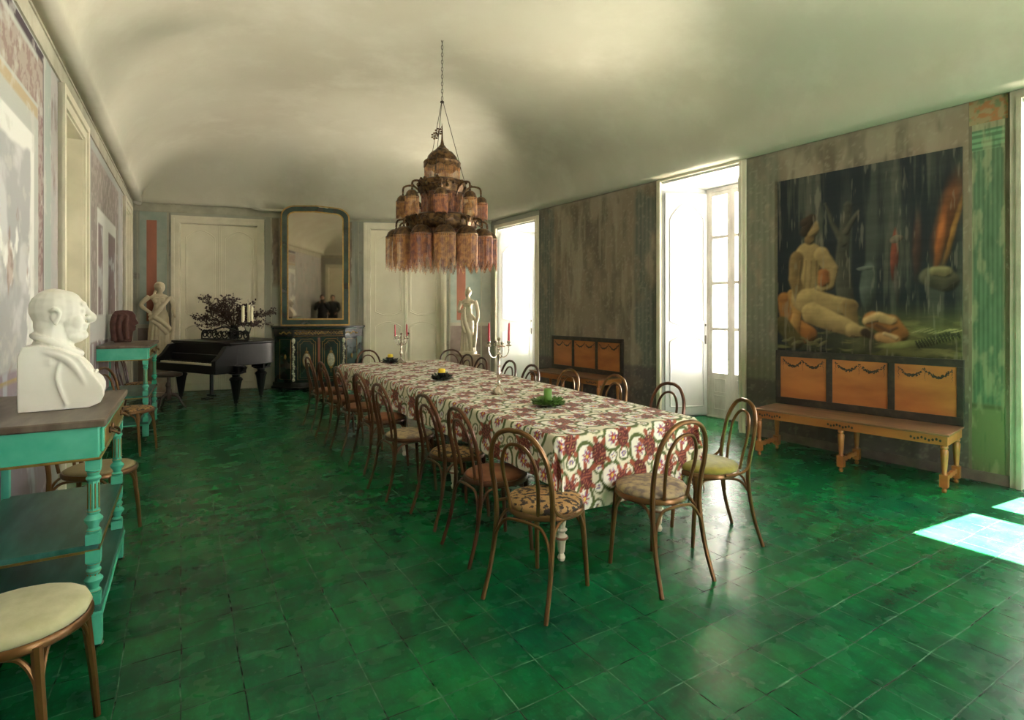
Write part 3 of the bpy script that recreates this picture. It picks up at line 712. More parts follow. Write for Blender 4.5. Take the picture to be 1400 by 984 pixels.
# cloth: a grid from hem to hem over the top, painted with its printed pattern
def cloth():
    W_ = (NR-NL).length; dropS, dropN = .27, .44
    # coordinates s across (metres from the centre), l along
    ns_side, ns_top = 38, 120; nl_end, nl_top = 52, 560
    ss = list(np.linspace(-.5-dropS/W_, -.5, ns_side, endpoint=False))+list(np.linspace(-.5, .5, ns_top, endpoint=False))+list(np.linspace(.5, .5+dropS/W_, ns_side))
    ul = np.linspace(0, 1, nl_top)**1.35
    ls = list(-np.linspace(dropN, 0, nl_end, endpoint=False))+list(ul*TLEN)+list(TLEN+np.linspace(0, .3, 12)[1:])
    Vs = []; UV = []
    R = .018
    for l in ls:
        for s in ss:
            ex = max(0., abs(s)-.5)*W_; sg = 1 if s > 0 else -1
            en = max(0., -l) if l < 0 else max(0., l-TLEN)
            u = min(max(l/TLEN, 0), 1); v = min(max(s+.5, 0), 1)
            p = bil(u, v).copy(); p.z = TZ+.001
            outS = ((bil(u,1)-bil(u,0)).normalized())*sg
            outN = -tt if l < 0 else tt
            drop = max(ex, en)
            near_c = min(ex, en)
            z = TZ
            if ex > 0 or en > 0:
                d = math.hypot(ex, en) if (ex > 0 and en > 0) else drop
                wav = .012*math.sin((l if ex > 0 else s*W_)*9.0+1)+.008*math.sin((l if ex > 0 else s*W_)*21.0)
                if ex > 0 and en > 0:
                    a = math.atan2(en, ex); off = min(d, .035)+.05*min(1, d/.3)*math.sin(2*a)+.02*math.sin(6*a)*min(1, d/.2)
                    p += (outS*math.cos(a)+outN*math.sin(a))*(off+R*0)
                    p.z = TZ-max(0, d-.012)*.985
                else:
                    o = outS if ex > 0 else outN
                    off = R*(1-math.exp(-drop/R))+min(1, drop/.3)*(.018+wav)
                    p += o*off; p.z = TZ-max(0, drop-R*.5*(1-math.exp(-drop/R)))
            else:
                p.z = TZ+.0012*math.sin(l*7+s*5)+.001
            Vs.append(p); UV.append((s*W_, l))
    n = len(ss); m = len(ls)
    Fs = [(i*n+j, i*n+j+1, (i+1)*n+j+1, (i+1)*n+j) for i in range(m-1) for j in range(n-1)]
    me = bpy.data.meshes.new('tablecloth'); me.from_pydata([tuple(v) for v in Vs], [], Fs); me.update()
    me.polygons.foreach_set('use_smooth', [True]*len(Fs))
    uv = np.array(UV); x, y = uv[:,0]+10.07, uv[:,1]+10.13
    c = np.tile(np.array([.76,.71,.55]), (len(x), 1))
    c = over(c, np.full(len(x), .5)*sstep(.45,.6,fbm(x*30,y*30,3,5)), (.68,.63,.48))
    # printed repeat: cell of .40 x .46 m
    PW, PH = .40, .46
    def d_to(cx, cy):
        dx = (x-cx+PW/2) % PW-PW/2; dy = (y-cy+PH/2) % PH-PH/2; return dx, dy
    GREEN = (.085,.115,.025); RED = (.36,.02,.02); DRED = (.10,.010,.012); RUST = (.33,.075,.035); LIL = (.20,.13,.30); WHT = (.84,.80,.70)
    big_ = [(.08,.09,.062,.078),(.28,.20,.066,.070),(.10,.33,.060,.074),(.30,.415,.060,.066)]
    small = [(.185,.035,.030),(.19,.145,.027),(.385,.10,.030),(.19,.265,.030),(.02,.215,.028),(.385,.315,.030),(.205,.40,.027),(.30,.31,.026)]
    ring = np.zeros(len(x)); fillw = np.zeros(len(x))
    def blobd(cx, cy, a, b, sd_):
        dx, dy = d_to(cx, cy); th = np.arctan2(dy, dx)
        return np.sqrt((dx/a)**2+(dy/b)**2)*(1+.06*np.sin(3*th+sd_)), dx, dy, th
    for i, (cx, cy, a, b) in enumerate(big_):
        e, dx, dy, th = blobd(cx, cy, a, b, i*2.)
        ring = np.maximum(ring, sstep(1.34,1.27,e)*sstep(.93,1.0,e)); fillw = np.maximum(fillw, sstep(1.0,.95,e))
    for i, (cx, cy, r_) in enumerate(small):
        e, dx, dy, th = blobd(cx, cy, r_, r_*1.1, i*1.3)
        ring = np.maximum(ring, sstep(1.42,1.3,e)*sstep(.88,1.0,e)); fillw = np.maximum(fillw, sstep(1.0,.9,e))
    c = over(c, ring, GREEN); c = over(c, fillw*(1-0*ring), WHT)
    def flower(cx, cy, r_, k, col, ctr, ph=0):
        nonlocal c
        dx, dy = d_to(cx, cy); rr = np.hypot(dx, dy); th = np.arctan2(dy, dx)
        edge = r_*(.66+.34*np.cos(k*th+ph)); c = over(c, sstep(1.05,.9,rr/np.maximum(edge,1e-4)), col)
        c = over(c, sstep(1.1,.9,rr/(r_*.30)), ctr)
    for i, (cx, cy, a, b) in enumerate(big_): 
        flower(cx+.008, cy, .045, 8, (.30,.20,.36), RED, i+1); flower(cx+.008, cy, .036, 6, RED, (.8,.55,.12), i)
    for i, (cx, cy, r_) in enumerate(small): flower(cx, cy, r_*.72, 9, LIL if i % 2 else (.16,.10,.09), (.75,.6,.3), i)
    flower(.005, .01, .026, 8, LIL, RED); flower(.12, .215, .024, 10, DRED, (.7,.55,.3)); flower(.36, .22, .022, 8, LIL, RED)
    def turtle(cx, cy, ang, sz=1.):
        nonlocal c
        dx, dy = d_to(cx, cy); ca, sa = math.cos(ang), math.sin(ang); X = (dx*ca+dy*sa)/sz; Y = (-dx*sa+dy*ca)/sz
        for (hx, hy, a, b) in ((0,.072,.014,.022),(.042,.044,.012,.026),(-.042,.044,.012,.026),(.040,-.044,.012,.022),(-.040,-.044,.012,.022),(0,-.066,.007,.016)):
            tx, ty = X-hx, Y-hy; r2 = math.atan2(hx, hy); cx2, sx2 = math.cos(r2), math.sin(r2); U = tx*cx2-ty*sx2; V = tx*sx2+ty*cx2
            c = over(c, sstep(1.1,.9,np.sqrt((U/a)**2+(V/b)**2)), RUST)
        e = np.sqrt((X/.042)**2+(Y/.056)**2)
        c = over(c, sstep(1.06,.98,e), DRED)
        gx = (X/.017); gy = (Y/.017); row = np.floor(gy); fx = (gx+.5*(row % 2)) % 1-.5; fy = gy % 1-.5
        c = over(c, sstep(.40,.30,np.hypot(fx,fy))*sstep(.16,.24,np.hypot(fx,fy))*sstep(1.0,.9,e), (.36,.10,.06))
        c = over(c, sstep(.14,.06,np.hypot(fx,fy))*sstep(1.0,.9,e), (.5,.35,.12))
    turtle(.195,.335,.3,1.2); turtle(.385,.415,-.2,1.05); turtle(.10,.205,.1,1.1); turtle(.36,.17,-.5,1.0)
    paint(me, c)
    M['cloth'] = colmat('printed_cotton_cloth', .8, sheen=.1)
    o = put('tablecloth', me, M['cloth'])
    s = o.modifiers.new('solid', 'SOLIDIFY'); s.thickness = .0015; s.offset = -1
    tag(o, 'cream tablecloth printed with dark red turtles, flowers and green rings, draped over the long table', 'tablecloth')
cloth()

# ---------------------------------------------------------------- on the table: candelabra, candles, wreath holders
def candelabrum(x, y, z, hgt, rz, label, lit):
    t = thing('candelabrum', label, 'candelabrum', (x, y, z), rz, 'silver candelabra on the table'); k = hgt/.50
    b = MB(); b.lathe([(0,0),(.072,0),(.074,.008),(.060,.016),(.050,.022),(.038,.040),(.020,.052),(.014,.06)], 24); b.build('base', M['silver'], t)
    st = MB(); pr = [(.014,.058),(.020,.070),(.012,.080),(.010,.12),(.017,.135),(.022,.16),(.014,.19),(.009,.21),(.016,.22),(.010,.235),(.013,.30),(.020,.315),(.012,.33),(.010,.345)]
    st.lathe([(r_, z_*k if z_ > .06 else z_) for r_, z_ in pr], 14); st.build('stem', M['silver'], t)
    za = .30*k; R = .088; zc = .385*k
    for i in range(4):
        a = i*PI/2; ca, sa = math.cos(a), math.sin(a); ar = MB()
        ar.tube(catmull([(.008*ca,.008*sa,za+.02),(.035*ca,.035*sa,za-.012),(.068*ca,.068*sa,za),(R*ca,R*sa,za+.04),(R*ca,R*sa,zc-.005)], 5), .0045, 7)
        ar.build('arm', M['silver'], t)
        cu = MB(Matrix.Translation((R*ca, R*sa, zc))); cu.lathe([(.004,-.012),(.022,-.008),(.026,-.002),(.012,.002),(.010,.010),(.015,.020),(.015,.034),(.011,.034),(.010,.016)], 14); cu.build('candle_cup', M['silver'], t)
    cu = MB(Matrix.Translation((0,0,.345*k))); cu.lathe([(.010,-.004),(.016,.01),(.010,.025),(.018,.045),(.012,.06),(.006,.075),(.012,.088),(.014,.10),(0,.112)], 14); cu.build('finial', M['silver'], t)
    for i in lit:
        a = rz+i*PI/2; px_, py_ = x+R*math.cos(a), y+R*math.sin(a)
        cd = MB(); hh = .17; cd.tube([(0,0,0),(0,0,hh*.9),(0,0,hh)], [.0105,.0085,.006], 12); cd.tube([(0,0,hh),(0.001,0,hh+.012)], .001, 5)
        o = cd.build('taper_candle', M['redwax']); o.location = (px_, py_, z+zc+.018)
        o.rotation_euler = (random.uniform(-.04,.04), random.uniform(-.05,.05), 0)
        side_ = 'window' if i == 0 else 'piano'
        tag(o, 'slender red candle on the %s-side arm of the %s candelabrum' % (side_, 'tall near' if hgt > .45 else 'smaller far'), 'candle', 'red taper candles')
p = P(682, 538, TZ); candelabrum(p.x, p.y, TZ+.002, .53, math.radians(20), 'tall silver candelabrum with two red candles in the middle of the table', (0, 2))
p = P(548.5, 496.5, TZ); candelabrum(p.x, p.y, TZ+.002, .43, math.radians(40), 'smaller silver candelabrum with two red candles at the far end of the table', (0, 2))

def wreath(px, py, R, leaf, label, jar=None, candle=None, clabel=None, cat='candle holder', nleaf=90, jarh=.075):
    p = P(px, py, TZ); t = thing('candle_wreath', label, cat, (p.x, p.y, TZ+.003), random.random()*3, 'candle wreaths on the table')
    d = MB(); d.lathe([(0,0),(R*.55,0),(R*.95,.014),(R,.022),(R*.96,.024),(R*.5,.010),(0,.010)], 24); d.build('dish', M['blackglass'], t)
    l = MB()
    for i in range(nleaf):
        a = random.uniform(0, 2*PI); r0 = R*random.uniform(.42, .85); el = random.uniform(-.1, .9); L_ = random.uniform(.035,.06)
        c0 = Vector((r0*math.cos(a), r0*math.sin(a), random.uniform(.012,.035))); b_ = a+random.uniform(-1.1, 1.1)
        dr = Vector((math.cos(b_)*math.cos(el), math.sin(b_)*math.cos(el), math.sin(el))); s_ = dr.cross(Vector((0,0,1))).normalized()*L_*.28; up = Vector((0,0,L_*.06))
        tip = c0+dr*L_; mid = c0+dr*L_*.5
        l.add([c0, mid+s_+up, tip, mid-s_+up, mid-up], [(0,1,4),(1,2,4),(2,3,4),(3,0,4),(0,3,2,1)])
    l.build('wreath', M[leaf], t)
    if jar:
        j = MB(); j.lathe([(0,.010),(.040,.010),(.043,.02),(.043,jarh),(.038,jarh),(.038,.02),(0,.02)], 24); j.build('jar', M[jar], t)
    cz = .021; r_ = .0365 if jar else .030
    cd = MB(); cd.lathe([(0,0),(r_,0),(r_,.085 if jar else .10),(r_*.85,.092 if jar else .105),(r_*.3,.084 if jar else .095),(0,.084 if jar else .095)], 20); cd.tube([(0,0,.08),(0,0,.105)], .0015, 5)
    o = cd.build('pillar_candle', M[candle]); o.location = (p.x, p.y, TZ+.003+cz); tag(o, clabel, 'candle', 'pillar candles on the table')
wreath(533.5, 496, .105, 'darkleaf', 'black dish with dark leaves and a jar at the far end of the table', 'blackglass', 'yellowwax', 'yellow pillar candle in a black jar nearest the far end of the table')
wreath(604, 519.5, .105, 'darkleaf', 'black dish with dark leaves and a jar between the two candelabra', 'blackglass', 'yellowwax', 'yellow pillar candle in a black jar between the two candelabra')
wreath(749, 555, .12, 'greenleaf', 'bright green leafy wreath in a dish nearest the mustard-seated chair', None, 'greenwax', 'green pillar candle standing in the leafy green wreath', nleaf=220)

# ---------------------------------------------------------------- chandelier with beaded shades
CY = 5.98; CXm = (604.5-CX)/F*CY; ppm = F/CY
def cz(py): return H+(HZ-py)/ppm
ch = thing('chandelier', 'tiered brass chandelier hung with amber bead fringes over the long table', 'chandelier', (CXm, CY, 0))
def fringe(b, R, z0, z1, n, zig, a0=0, zz=6, th=.0032):
    for k in range(n):
        a = 2*PI*k/n; ph = (k*zz/n) % 1; e = z1-zig*(1-abs(2*ph-1)); x, y = R*math.cos(a), R*math.sin(a); wx, wy = -math.sin(a)*th, math.cos(a)*th; ox, oy = math.cos(a)*th*.6, math.sin(a)*th*.6
        b.add([(x+wx,y+wy,z0),(x-wx,y-wy,z0),(x-wx,y-wy,e),(x+wx,y+wy,e),(x+ox,y+oy,z0),(x+ox,y+oy,e)], [(4,0,3,5),(1,4,5,2),(0,1,2,3)])
def scallop(b, R, z0, amp, n, m=64, h=.03):
    vs = []; 
    for k in range(m):
        a = 2*PI*k/m; q = h+amp*abs(math.sin(a*n/2)); vs += [(R*math.cos(a), R*math.sin(a), z0), (R*1.01*math.cos(a), R*1.01*math.sin(a), z0-q), (R*.97*math.cos(a), R*.97*math.sin(a), z0-q), (R*.96*math.cos(a), R*.96*math.sin(a), z0)]
    fs = [(4*k+j, 4*((k+1) % m)+j, 4*((k+1) % m)+(j+1) % 4, 4*k+(j+1) % 4) for k in range(m) for j in range(4)]
    b.add(vs, fs)
b = MB(); b.lathe([(.0,cz(168)),(.006,cz(176)),(.010,cz(190)),(.022,cz(198)),(.055,cz(203)),(.075,cz(205)),(.072,cz(206)),(.12,cz(209)),(.160,cz(215)),(.172,cz(221)),(.178,cz(224)),(.165,cz(225)),(0,cz(225))], 32, flute=.02)
b.build('dome', M['brass'], ch)
b = MB(); b.lathe([(0,cz(221)),(.195,cz(221)),(.205,cz(223)),(.200,cz(226)),(0,cz(227))], 32); scallop(b, .200, cz(224), .03, 8); b.build('crown_band', M['brass'], ch)
b = MB(); fringe(b, .192, cz(226), cz(247), 90, .02); b.build('fringe', M['beads'], ch)
b = MB(); b.lathe([(.15,cz(246)),(.23,cz(248)),(.265,cz(250)),(.262,cz(254)),(.25,cz(262)),(.24,cz(266)),(0,cz(266))], 32, flute=.015); scallop(b, .262, cz(251), .02, 12); b.build('upper_plate', M['brass'], ch)
b = MB(); b.lathe([(.15,cz(264)),(.15,cz(296)),(.0,cz(298))], 24); b.build('drum', M['brass'], ch)
b = MB(); fringe(b, .225, cz(264), cz(294), 110, .03); fringe(b, .19, cz(264), cz(298), 80, .02); b.build('fringe', M['beads2'], ch)
b = MB(); b.lathe([(.2,cz(294)),(.33,cz(296)),(.385,cz(299)),(.39,cz(303)),(.37,cz(311)),(.34,cz(317)),(.1,cz(320)),(0,cz(320))], 40, flute=.015); scallop(b, .388, cz(300), .03, 16, 96); b.build('lower_plate', M['brass'], ch)
b = MB(); fringe(b, .33, cz(312), cz(350), 160, .05, zz=12); fringe(b, .25, cz(314), cz(345), 100, .04, zz=8); b.build('fringe', M['beads2'], ch)
b = MB()
for k in range(80):
    a = random.uniform(0, 2*PI); rr_ = random.choice((.27, .262, .39, .385, .36)); zt = cz(249) if rr_ < .3 else cz(299)
    b.ell((rr_*math.cos(a), rr_*math.sin(a), zt-random.uniform(0,.09)), (.018,.018,.022), n=6)
b.build('cast_ornament', M['brass'], ch)
def shade_meshes(R, dh, fh, zig, nm):
    d = MB(); d.lathe([(0,.03),(.008,.022),(.012,.0),(R*.5,-.008),(R*.82,-dh*.45),(R*.98,-dh*.9),(R*1.06,-dh),(R*1.04,-dh-.008),(R*.9,-dh)], 20, flute=.03)
    f = MB(); fringe(f, R, -dh, -dh-fh, int(44*R/.08), zig, zz=7, th=.0034)
    return d.mesh('shade_dome'), f.mesh('bead_fringe')
for (n, Rr, zt, R, dh, fh, zig, pr_) in ((8, .425, cz(268), .072, .07, .17, .03, .26), (13, .495, cz(316), .108, .085, .26, .10, .37)):
    dm, fm = shade_meshes(R, dh, fh, zig, '')
    for k in range(n):
        a = 2*PI*(k+.12)/n; ca, sa = math.cos(a), math.sin(a)
        sh = put('lamp_shade', dm, M['brass'], ch); sh.location = (Rr*ca, Rr*sa, zt)
        f = put('fringe', fm, M['beads'] if k % 3 else M['beads2'], sh)
        ar = MB(); r0 = pr_-.05
        ar.tube(catmull([(r0*ca,r0*sa,zt-.03),((r0+.04)*ca,(r0+.04)*sa,zt+.05),((r0+Rr)/2*ca,(r0+Rr)/2*sa,zt+.105),((Rr-.015)*ca,(Rr-.015)*sa,zt+.09),(Rr*ca,Rr*sa,zt+.025)], 5), .011, 7)
        ar.ell(((r0+Rr)/2*ca,(r0+Rr)/2*sa,zt+.112), (.018,.018,.014), n=8)
        ar.build('arm', M['brass'], ch)
ztop = cz(140)
b = MB()
for k in range(3):
    a = 2*PI*k/3+.35; b.tube([(.26*math.cos(a), .26*math.sin(a), cz(249)), (.012*math.cos(a), .012*math.sin(a), ztop)], .0035, 6)
b.lathe([(0,ztop+.02),(.02,ztop+.012),(.022,ztop-.005),(0,ztop-.012)], 12); b.build('hanging_rods', M['iron'], ch)
b = MB()
for k in range(7):
    for (dx, dz) in ((0,0), (.05,-.0)): pass
    a = 2*PI*k/7
    for (ox, oz, r_) in ((-.075, cz(187), .045), (-.035, cz(181), .045)):
        b.ell((ox+r_*.7*math.cos(a), -.03, oz+r_*.7*math.sin(a)), (.014,.006,.010), n=6); b.tube([(ox,-.03,oz),(ox+r_*.7*math.cos(a),-.03,oz+r_*.7*math.sin(a))], .003, 4)
b.tube([(-.035,-.03,cz(181)),(0,0,cz(172))], .003, 5)
b.build('flower_ornament', M['brass'], ch)
zc_top = None
# chain up to the hook in the vault
zv = vault(CXm, CY); b = MB(); z = ztop+.02; k = 0
while z < zv-.09:
    ax = (k % 2); pts = [((.010*math.cos(t)*(1-ax)), .010*math.cos(t)*ax, z+.024+.024*math.sin(t)) for t in [2*PI*i/10 for i in range(10)]]
    b.tube(pts, .003, 5, closed=True); z += .040; k += 1
b.build('chain', M['iron'], ch)
b = MB(); b.tube([(.034*math.cos(2*PI*i/16), 0, zv-.055+.036*math.sin(2*PI*i/16)) for i in range(16)], .006, 6, closed=True); b.tube([(0,0,zv-.02),(0,0,zv+.02)], .012, 8); b.build('ceiling_hook', M['iron'], ch)

# ---------------------------------------------------------------- green side tables (etageres)
def etagere(near, fr, ht, label, depth=.50, L=None, drawer=True, k=1.0):
    """near / fr: floor points of the two front feet; local x into the room (front at x=0), y along towards the far end"""
    A, B = near, fr; t = (B-A).normalized(); L = (B-A).length
    th = thing('side_table', label, 'side table', (A.x, A.y, 0), math.atan2(t.y, t.x)-PI/2, 'green painted side tables along the wall')
    X0 = -depth
    def put_(b, nm, m, par=th, **kw): return b.build(nm, m, par, **kw)
    o = .035
    b = MB(); b.box(X0-.02, o+.012, -o-.012, L+o+.012, ht-.032, ht); put_(b, 'top', M['walnut'], bevel=.006)
    b = MB(); b.box(X0, o-.014, -o+.006, L+o-.006, ht-.165, ht-.032); put_(b, 'apron', M['teal'], bevel=.004)
    b = MB(); b.box(X0-.0, o-.006, -o-.002, L+o+.002, ht-.172, ht-.162); put_(b, 'gilt_line', M['gold'], bevel=.003)
    if drawer:
        b = MB(); b.box(o-.014, o-.002, .02, L-.02, ht-.150, ht-.045); dr = put_(b, 'drawer', M['teal'], bevel=.004)
        b = MB(); b.box(o-.003, o+.002, .05, L-.05, ht-.138, ht-.057); put_(b, 'drawer_border', M['gold'], dr, bevel=.003)
        for yy in (L*.24, L*.76):
            b = MB(); b.tube(catmull([(o, yy-.05, ht-.085), (o+.03, yy-.045, ht-.10), (o+.035, yy, ht-.115), (o+.03, yy+.045, ht-.10), (o, yy+.05, ht-.085)], 4), .006, 6)
            b.ell((o+.006, yy-.05, ht-.085), (.008,.016,.016)); b.ell((o+.006, yy+.05, ht-.085), (.008,.016,.016)); put_(b, 'drawer_handle', M['brass'], dr)
    zm = ht*.485; zb = .235
    b = MB(); b.box(X0+.01, .018, -.018, L+.018, zm-.03, zm-.004); put_(b, 'shelf', M['tealdark'], bevel=.003)
    b = MB(); b.box(X0+.0, .024, -.024, L+.024, zm-.036, zm-.026); put_(b, 'gilt_line', M['gold'])
    b = MB(); b.box(X0, .030, -.030, L+.030, zb-.028, zb); put_(b, 'base_shelf', M['tealdark'], bevel=.006)
    b = MB(); b.box(X0, .036, -.036, L+.036, zb-.045, zb-.028); put_(b, 'base_moulding', M['teal'], bevel=.004)
    def column(yy, z0, z1):
        h_ = z1-z0; c_ = MB(Matrix.Translation((0, yy, z0)))
        c_.box(-.026, .026, -.026, .026, 0, .045); c_.box(-.026, .026, -.026, .026, h_-.05, h_)
        pr = [(.020,.045),(.026,.052),(.026,.058),(.018,.066),(.021,.08),(.032,.095),(.034,.105),(.024,.118),(.018,.124),(.024,.132),(.024,.14)]
        c_.lathe(pr, 16); c_.lathe([(.022,.14),(.021,h_-.10)], 16, flute=.14); c_.lathe([(.021,h_-.10),(.027,h_-.092),(.027,h_-.086),(.020,h_-.078),(.024,h_-.064),(.028,h_-.052),(.026,h_-.05)], 16)
        cc = put_(c_, 'column', M['teal'])
        g_ = MB(Matrix.Translation((0, yy, z0)))
        for z_ in (.057, .138, h_-.089, h_-.06): g_.lathe([(.022,z_-.003),(.0275 if abs(z_-.06) < .01 or z_ > h_*.5 else .0255,z_),(.022,z_+.003)], 16)
        for j in range(8):
            a = 2*PI*(j+.5)/8; g_.tube([(.0215*math.cos(a), .0215*math.sin(a), .15), (.0205*math.cos(a), .0205*math.sin(a), h_-.11)], .0022, 4)
        put_(g_, 'gilding', M['gold'], cc)
    for yy in (0, L):
        column(yy, zm-.004, ht-.165); column(yy, zb, zm-.03)
        for xx in (0, X0+.03):
            b = MB(Matrix.Translation((xx, yy, 0))); b.box(-.030, .030, -.030, .030, .066, zb-.04); put_(b, 'foot', M['teal'], bevel=.004)
            b = MB(Matrix.Translation((xx, yy, 0))); b.lathe([(.006,.05),(.034,.052),(.036,.058),(.02,.06)], 16); b.lathe([(.010,.03),(.012,.052)], 10)
            b.M = b.M @ Matrix.Rotation(PI/2, 4, 'Y'); b.lathe([(0,-.008),(.018,-.008),(.019,0),(.018,.008),(0,.008)], 14, c=(-.019,0,0)); put_(b, 'castor', M['silver'])
        b = MB(Matrix.Translation((X0+.02, yy, 0))); b.box(-.016, .016, -.022, .022, zb, ht-.165); put_(b, 'rear_post', M['teal'], bevel=.003)
    return th
et1 = etagere(P(128, 899), P(160, 777), 1.025, 'worn turquoise side table with gilt columns carrying the large white bust')
et2 = etagere(P(199, 604), P(211, 580), 1.10, 'worn turquoise side table carrying the small brown head, beyond the bust', drawer=True)

# ---------------------------------------------------------------- sculpture
def sculpt(name, parts, material, label, cat, loc, rz, voxel, sc=1., group=None):
    b = MB()
    for p in parts:
        if p[0] == 'e': b.ell(p[1], p[2], p[3] if len(p) > 3 else None, n=16)
        elif p[0] == 't': b.tube(catmull(p[1], 5), p[2] if len(p[2]) == 2 else interp(p[2], (len(p[1])-1)*5+1), 12)
        elif p[0] == 'l': b.lathe(p[1], 28, c=p[2] if len(p) > 2 else (0,0,0), sx=p[3] if len(p) > 3 else 1, sy=p[4] if len(p) > 4 else 1, flute=p[5] if len(p) > 5 else 0)
        elif p[0] == 'b': b.box(*p[1])
        elif p[0] == 'p': b.prism(p[1], p[2], p[3], axis='y')
    o = b.build(name, material, None, remesh=voxel); o.location = loc; o.rotation_euler = (0,0,rz); o.scale = (sc,)*3
    if label: tag(o, label, cat, group)
    return o
def interp(vals, n):
    k = len(vals)-1; return [vals[min(int(i/(n-1)*k), k-1)]*(1-(i/(n-1)*k-min(int(i/(n-1)*k), k-1)))+vals[min(int(i/(n-1)*k), k-1)+1]*(i/(n-1)*k-min(int(i/(n-1)*k), k-1)) for i in range(n)]

# bald heavy man in profile, looks along +x
bust = [('e',(-.040,0,.480),(.118,.090,.104)), ('e',(.010,0,.480),(.086,.080,.094)), ('e',(.030,0,.430),(.066,.070,.080)), ('e',(.034,0,.385),(.058,.064,.058)),
 ('e',(.082,0,.507),(.022,.052,.016)), ('t',[(.092,0,.500),(.110,0,.468),(.132,0,.437),(.108,0,.424)],(.012,.014,.021,.014)), ('e',(.108,.018,.436),(.014,.010,.011)), ('e',(.108,-.018,.436),(.014,.010,.011)),
 ('e',(.094,0,.404),(.020,.028,.010)), ('e',(.090,0,.388),(.019,.026,.011)), ('e',(.084,0,.352),(.028,.034,.024)), ('e',(.046,0,.345),(.055,.060,.034)), ('e',(.054,.044,.418),(.036,.026,.040)), ('e',(.054,-.044,.418),(.036,.026,.040)),
 ('e',(.085,.032,.474),(.013,.016,.010)), ('e',(.085,-.032,.474),(.013,.016,.010)),
 ('t',[(-.052,-.090,.468),(-.036,-.104,.482),(-.016,-.100,.468),(-.018,-.096,.438),(-.036,-.094,.405)],(.010,.011,.010,.009,.010)), ('t',[(-.052,.090,.468),(-.036,.104,.482),(-.016,.100,.468),(-.018,.096,.438),(-.036,.094,.405)],(.010,.011,.010,.009,.010)), ('e',(-.034,-.088,.442),(.020,.010,.034)), ('e',(-.034,.088,.442),(.020,.010,.034)),
 ('e',(-.075,0,.405),(.062,.066,.075)), ('t',[(-.045,0,.420),(-.050,0,.335),(-.050,0,.25)],(.068,.080,.125)),
 ('t',[(-.138,0,.352),(-.108,-.075,.345),(-.03,-.098,.315),(.045,-.065,.275),(.078,0,.258),(.045,.065,.275),(-.03,.098,.315),(-.108,.075,.345),(-.138,0,.352)],(.016,)*9),
 ('p',[(-.185,.0),(.12,.0),(.170,.020),(.188,.055),(.180,.095),(.150,.140),(.110,.190),(.075,.245),(.0,.285),(-.10,.31),(-.165,.305),(-.187,.25)],-.165,.165),
 ('t',[(-.10,-.150,.285),(.02,-.165,.235),(.09,-.155,.14),(.13,-.14,.02)],(.014,.018,.016,.012)), ('t',[(.00,-.160,.25),(-.02,-.172,.15),(.02,-.168,.02)],(.008,.010,.008)), ('e',(-.05,0,.23),(.13,.175,.075)), ('e',(.085,.05,.09),(.11,.11,.085)), ('e',(.085,-.05,.09),(.11,.11,.085)), ('e',(-.07,.08,.24),(.10,.08,.065)), ('e',(-.07,-.08,.24),(.10,.08,.065)),
 ('t',[(.060,-.05,.245),(.115,-.06,.18),(.160,-.07,.09)],(.010,.014,.012)), ('t',[(.060,.05,.245),(.110,.09,.18),(.150,.10,.09)],(.014,.020,.018)), 
 ('e',(.150,-.0,.165),(.012,.012,.012)), ('e',(.172,0,.115),(.012,.012,.012))]
sculpt('portrait_bust', bust, M['marble'], 'large white plaster bust of a bald heavy man in profile, on the near green table', 'bust', (-2.17, 2.64, 1.027), math.radians(36), .0055, 1.0).scale = (.84, .84, .97)
# brown head with a long cloak of hair, in profile
headb = [('p',[(-.10,.0),(.075,.0),(.080,.05),(.088,.13),(.120,.150),(.112,.172),(.122,.185),(.110,.205),(.150,.228),(.140,.245),(.118,.285),(.118,.33),(.085,.378),(.03,.392),(-.09,.385),(-.115,.34),(-.12,.25),(-.115,.12)],-.06,.06),
 ('e',(-.02,0,.31),(.10,.09,.085)), ('e',(.0,0,.22),(.085,.075,.10)), ('t',[(-.09,.05,.34),(-.11,.07,.22),(-.10,.06,.02)],(.03,.035,.03)), ('t',[(-.09,-.05,.34),(-.11,-.07,.22),(-.10,-.06,.02)],(.03,.035,.03)),
 ('t',[(-.03,-.08,.34),(-.05,-.09,.2),(-.03,-.08,.02)],(.022,.03,.028)), ('t',[(-.03,.08,.34),(-.05,.09,.2),(-.03,.08,.02)],(.022,.03,.028)), ('e',(.095,0,.235),(.014,.02,.035)), ('e',(.07,0,.28),(.025,.05,.02)), ('b',(-.1,.07,-.07,.07,0,.02)),
 ('t',[(.03,-.07,.33),(.02,-.08,.2),(.03,-.07,.04)],(.016,.022,.02)), ('t',[(.03,.07,.33),(.02,.08,.2),(.03,.07,.04)],(.016,.022,.02))]
yb = 6.75; sculpt('carved_head', headb, M['terracotta'], 'small red-brown sculpted head with long hair on the farther green table', 'bust', ((170-CX)/F*yb, yb, 1.102), math.radians(33), .007, 1.0)

def drape(R0, R1, R2, z0, z1, folds=11, seed=0, cx=0, cy=0, sx=1., sy=.8):
    """a robe from z1 (top) to z0 (hem) as overlapping fold tubes"""
    out = [('l', [(R0,z0),(R0*.93,z0+.25*(z1-z0)),(R1,z0+.6*(z1-z0)),(R1*1.0,z0+.8*(z1-z0)),(R2,z1)], (cx,cy,0), sx, sy)]
    rnd = random.Random(seed)
    for k in range(folds):
        a = 2*PI*k/folds+rnd.uniform(-.1,.1); b_ = a+rnd.uniform(-.35,.35)
        out.append(('t', [(cx+R2*.8*sx*math.cos(b_), cy+R2*.8*sy*math.sin(b_), z1-.01), (cx+R1*.98*sx*math.cos((a+b_)/2), cy+R1*.98*sy*math.sin((a+b_)/2), z0+.6*(z1-z0)), (cx+R0*.98*sx*math.cos(a), cy+R0*.98*sy*math.sin(a), z0+.01)], (.010,.018,.028)))
    return out
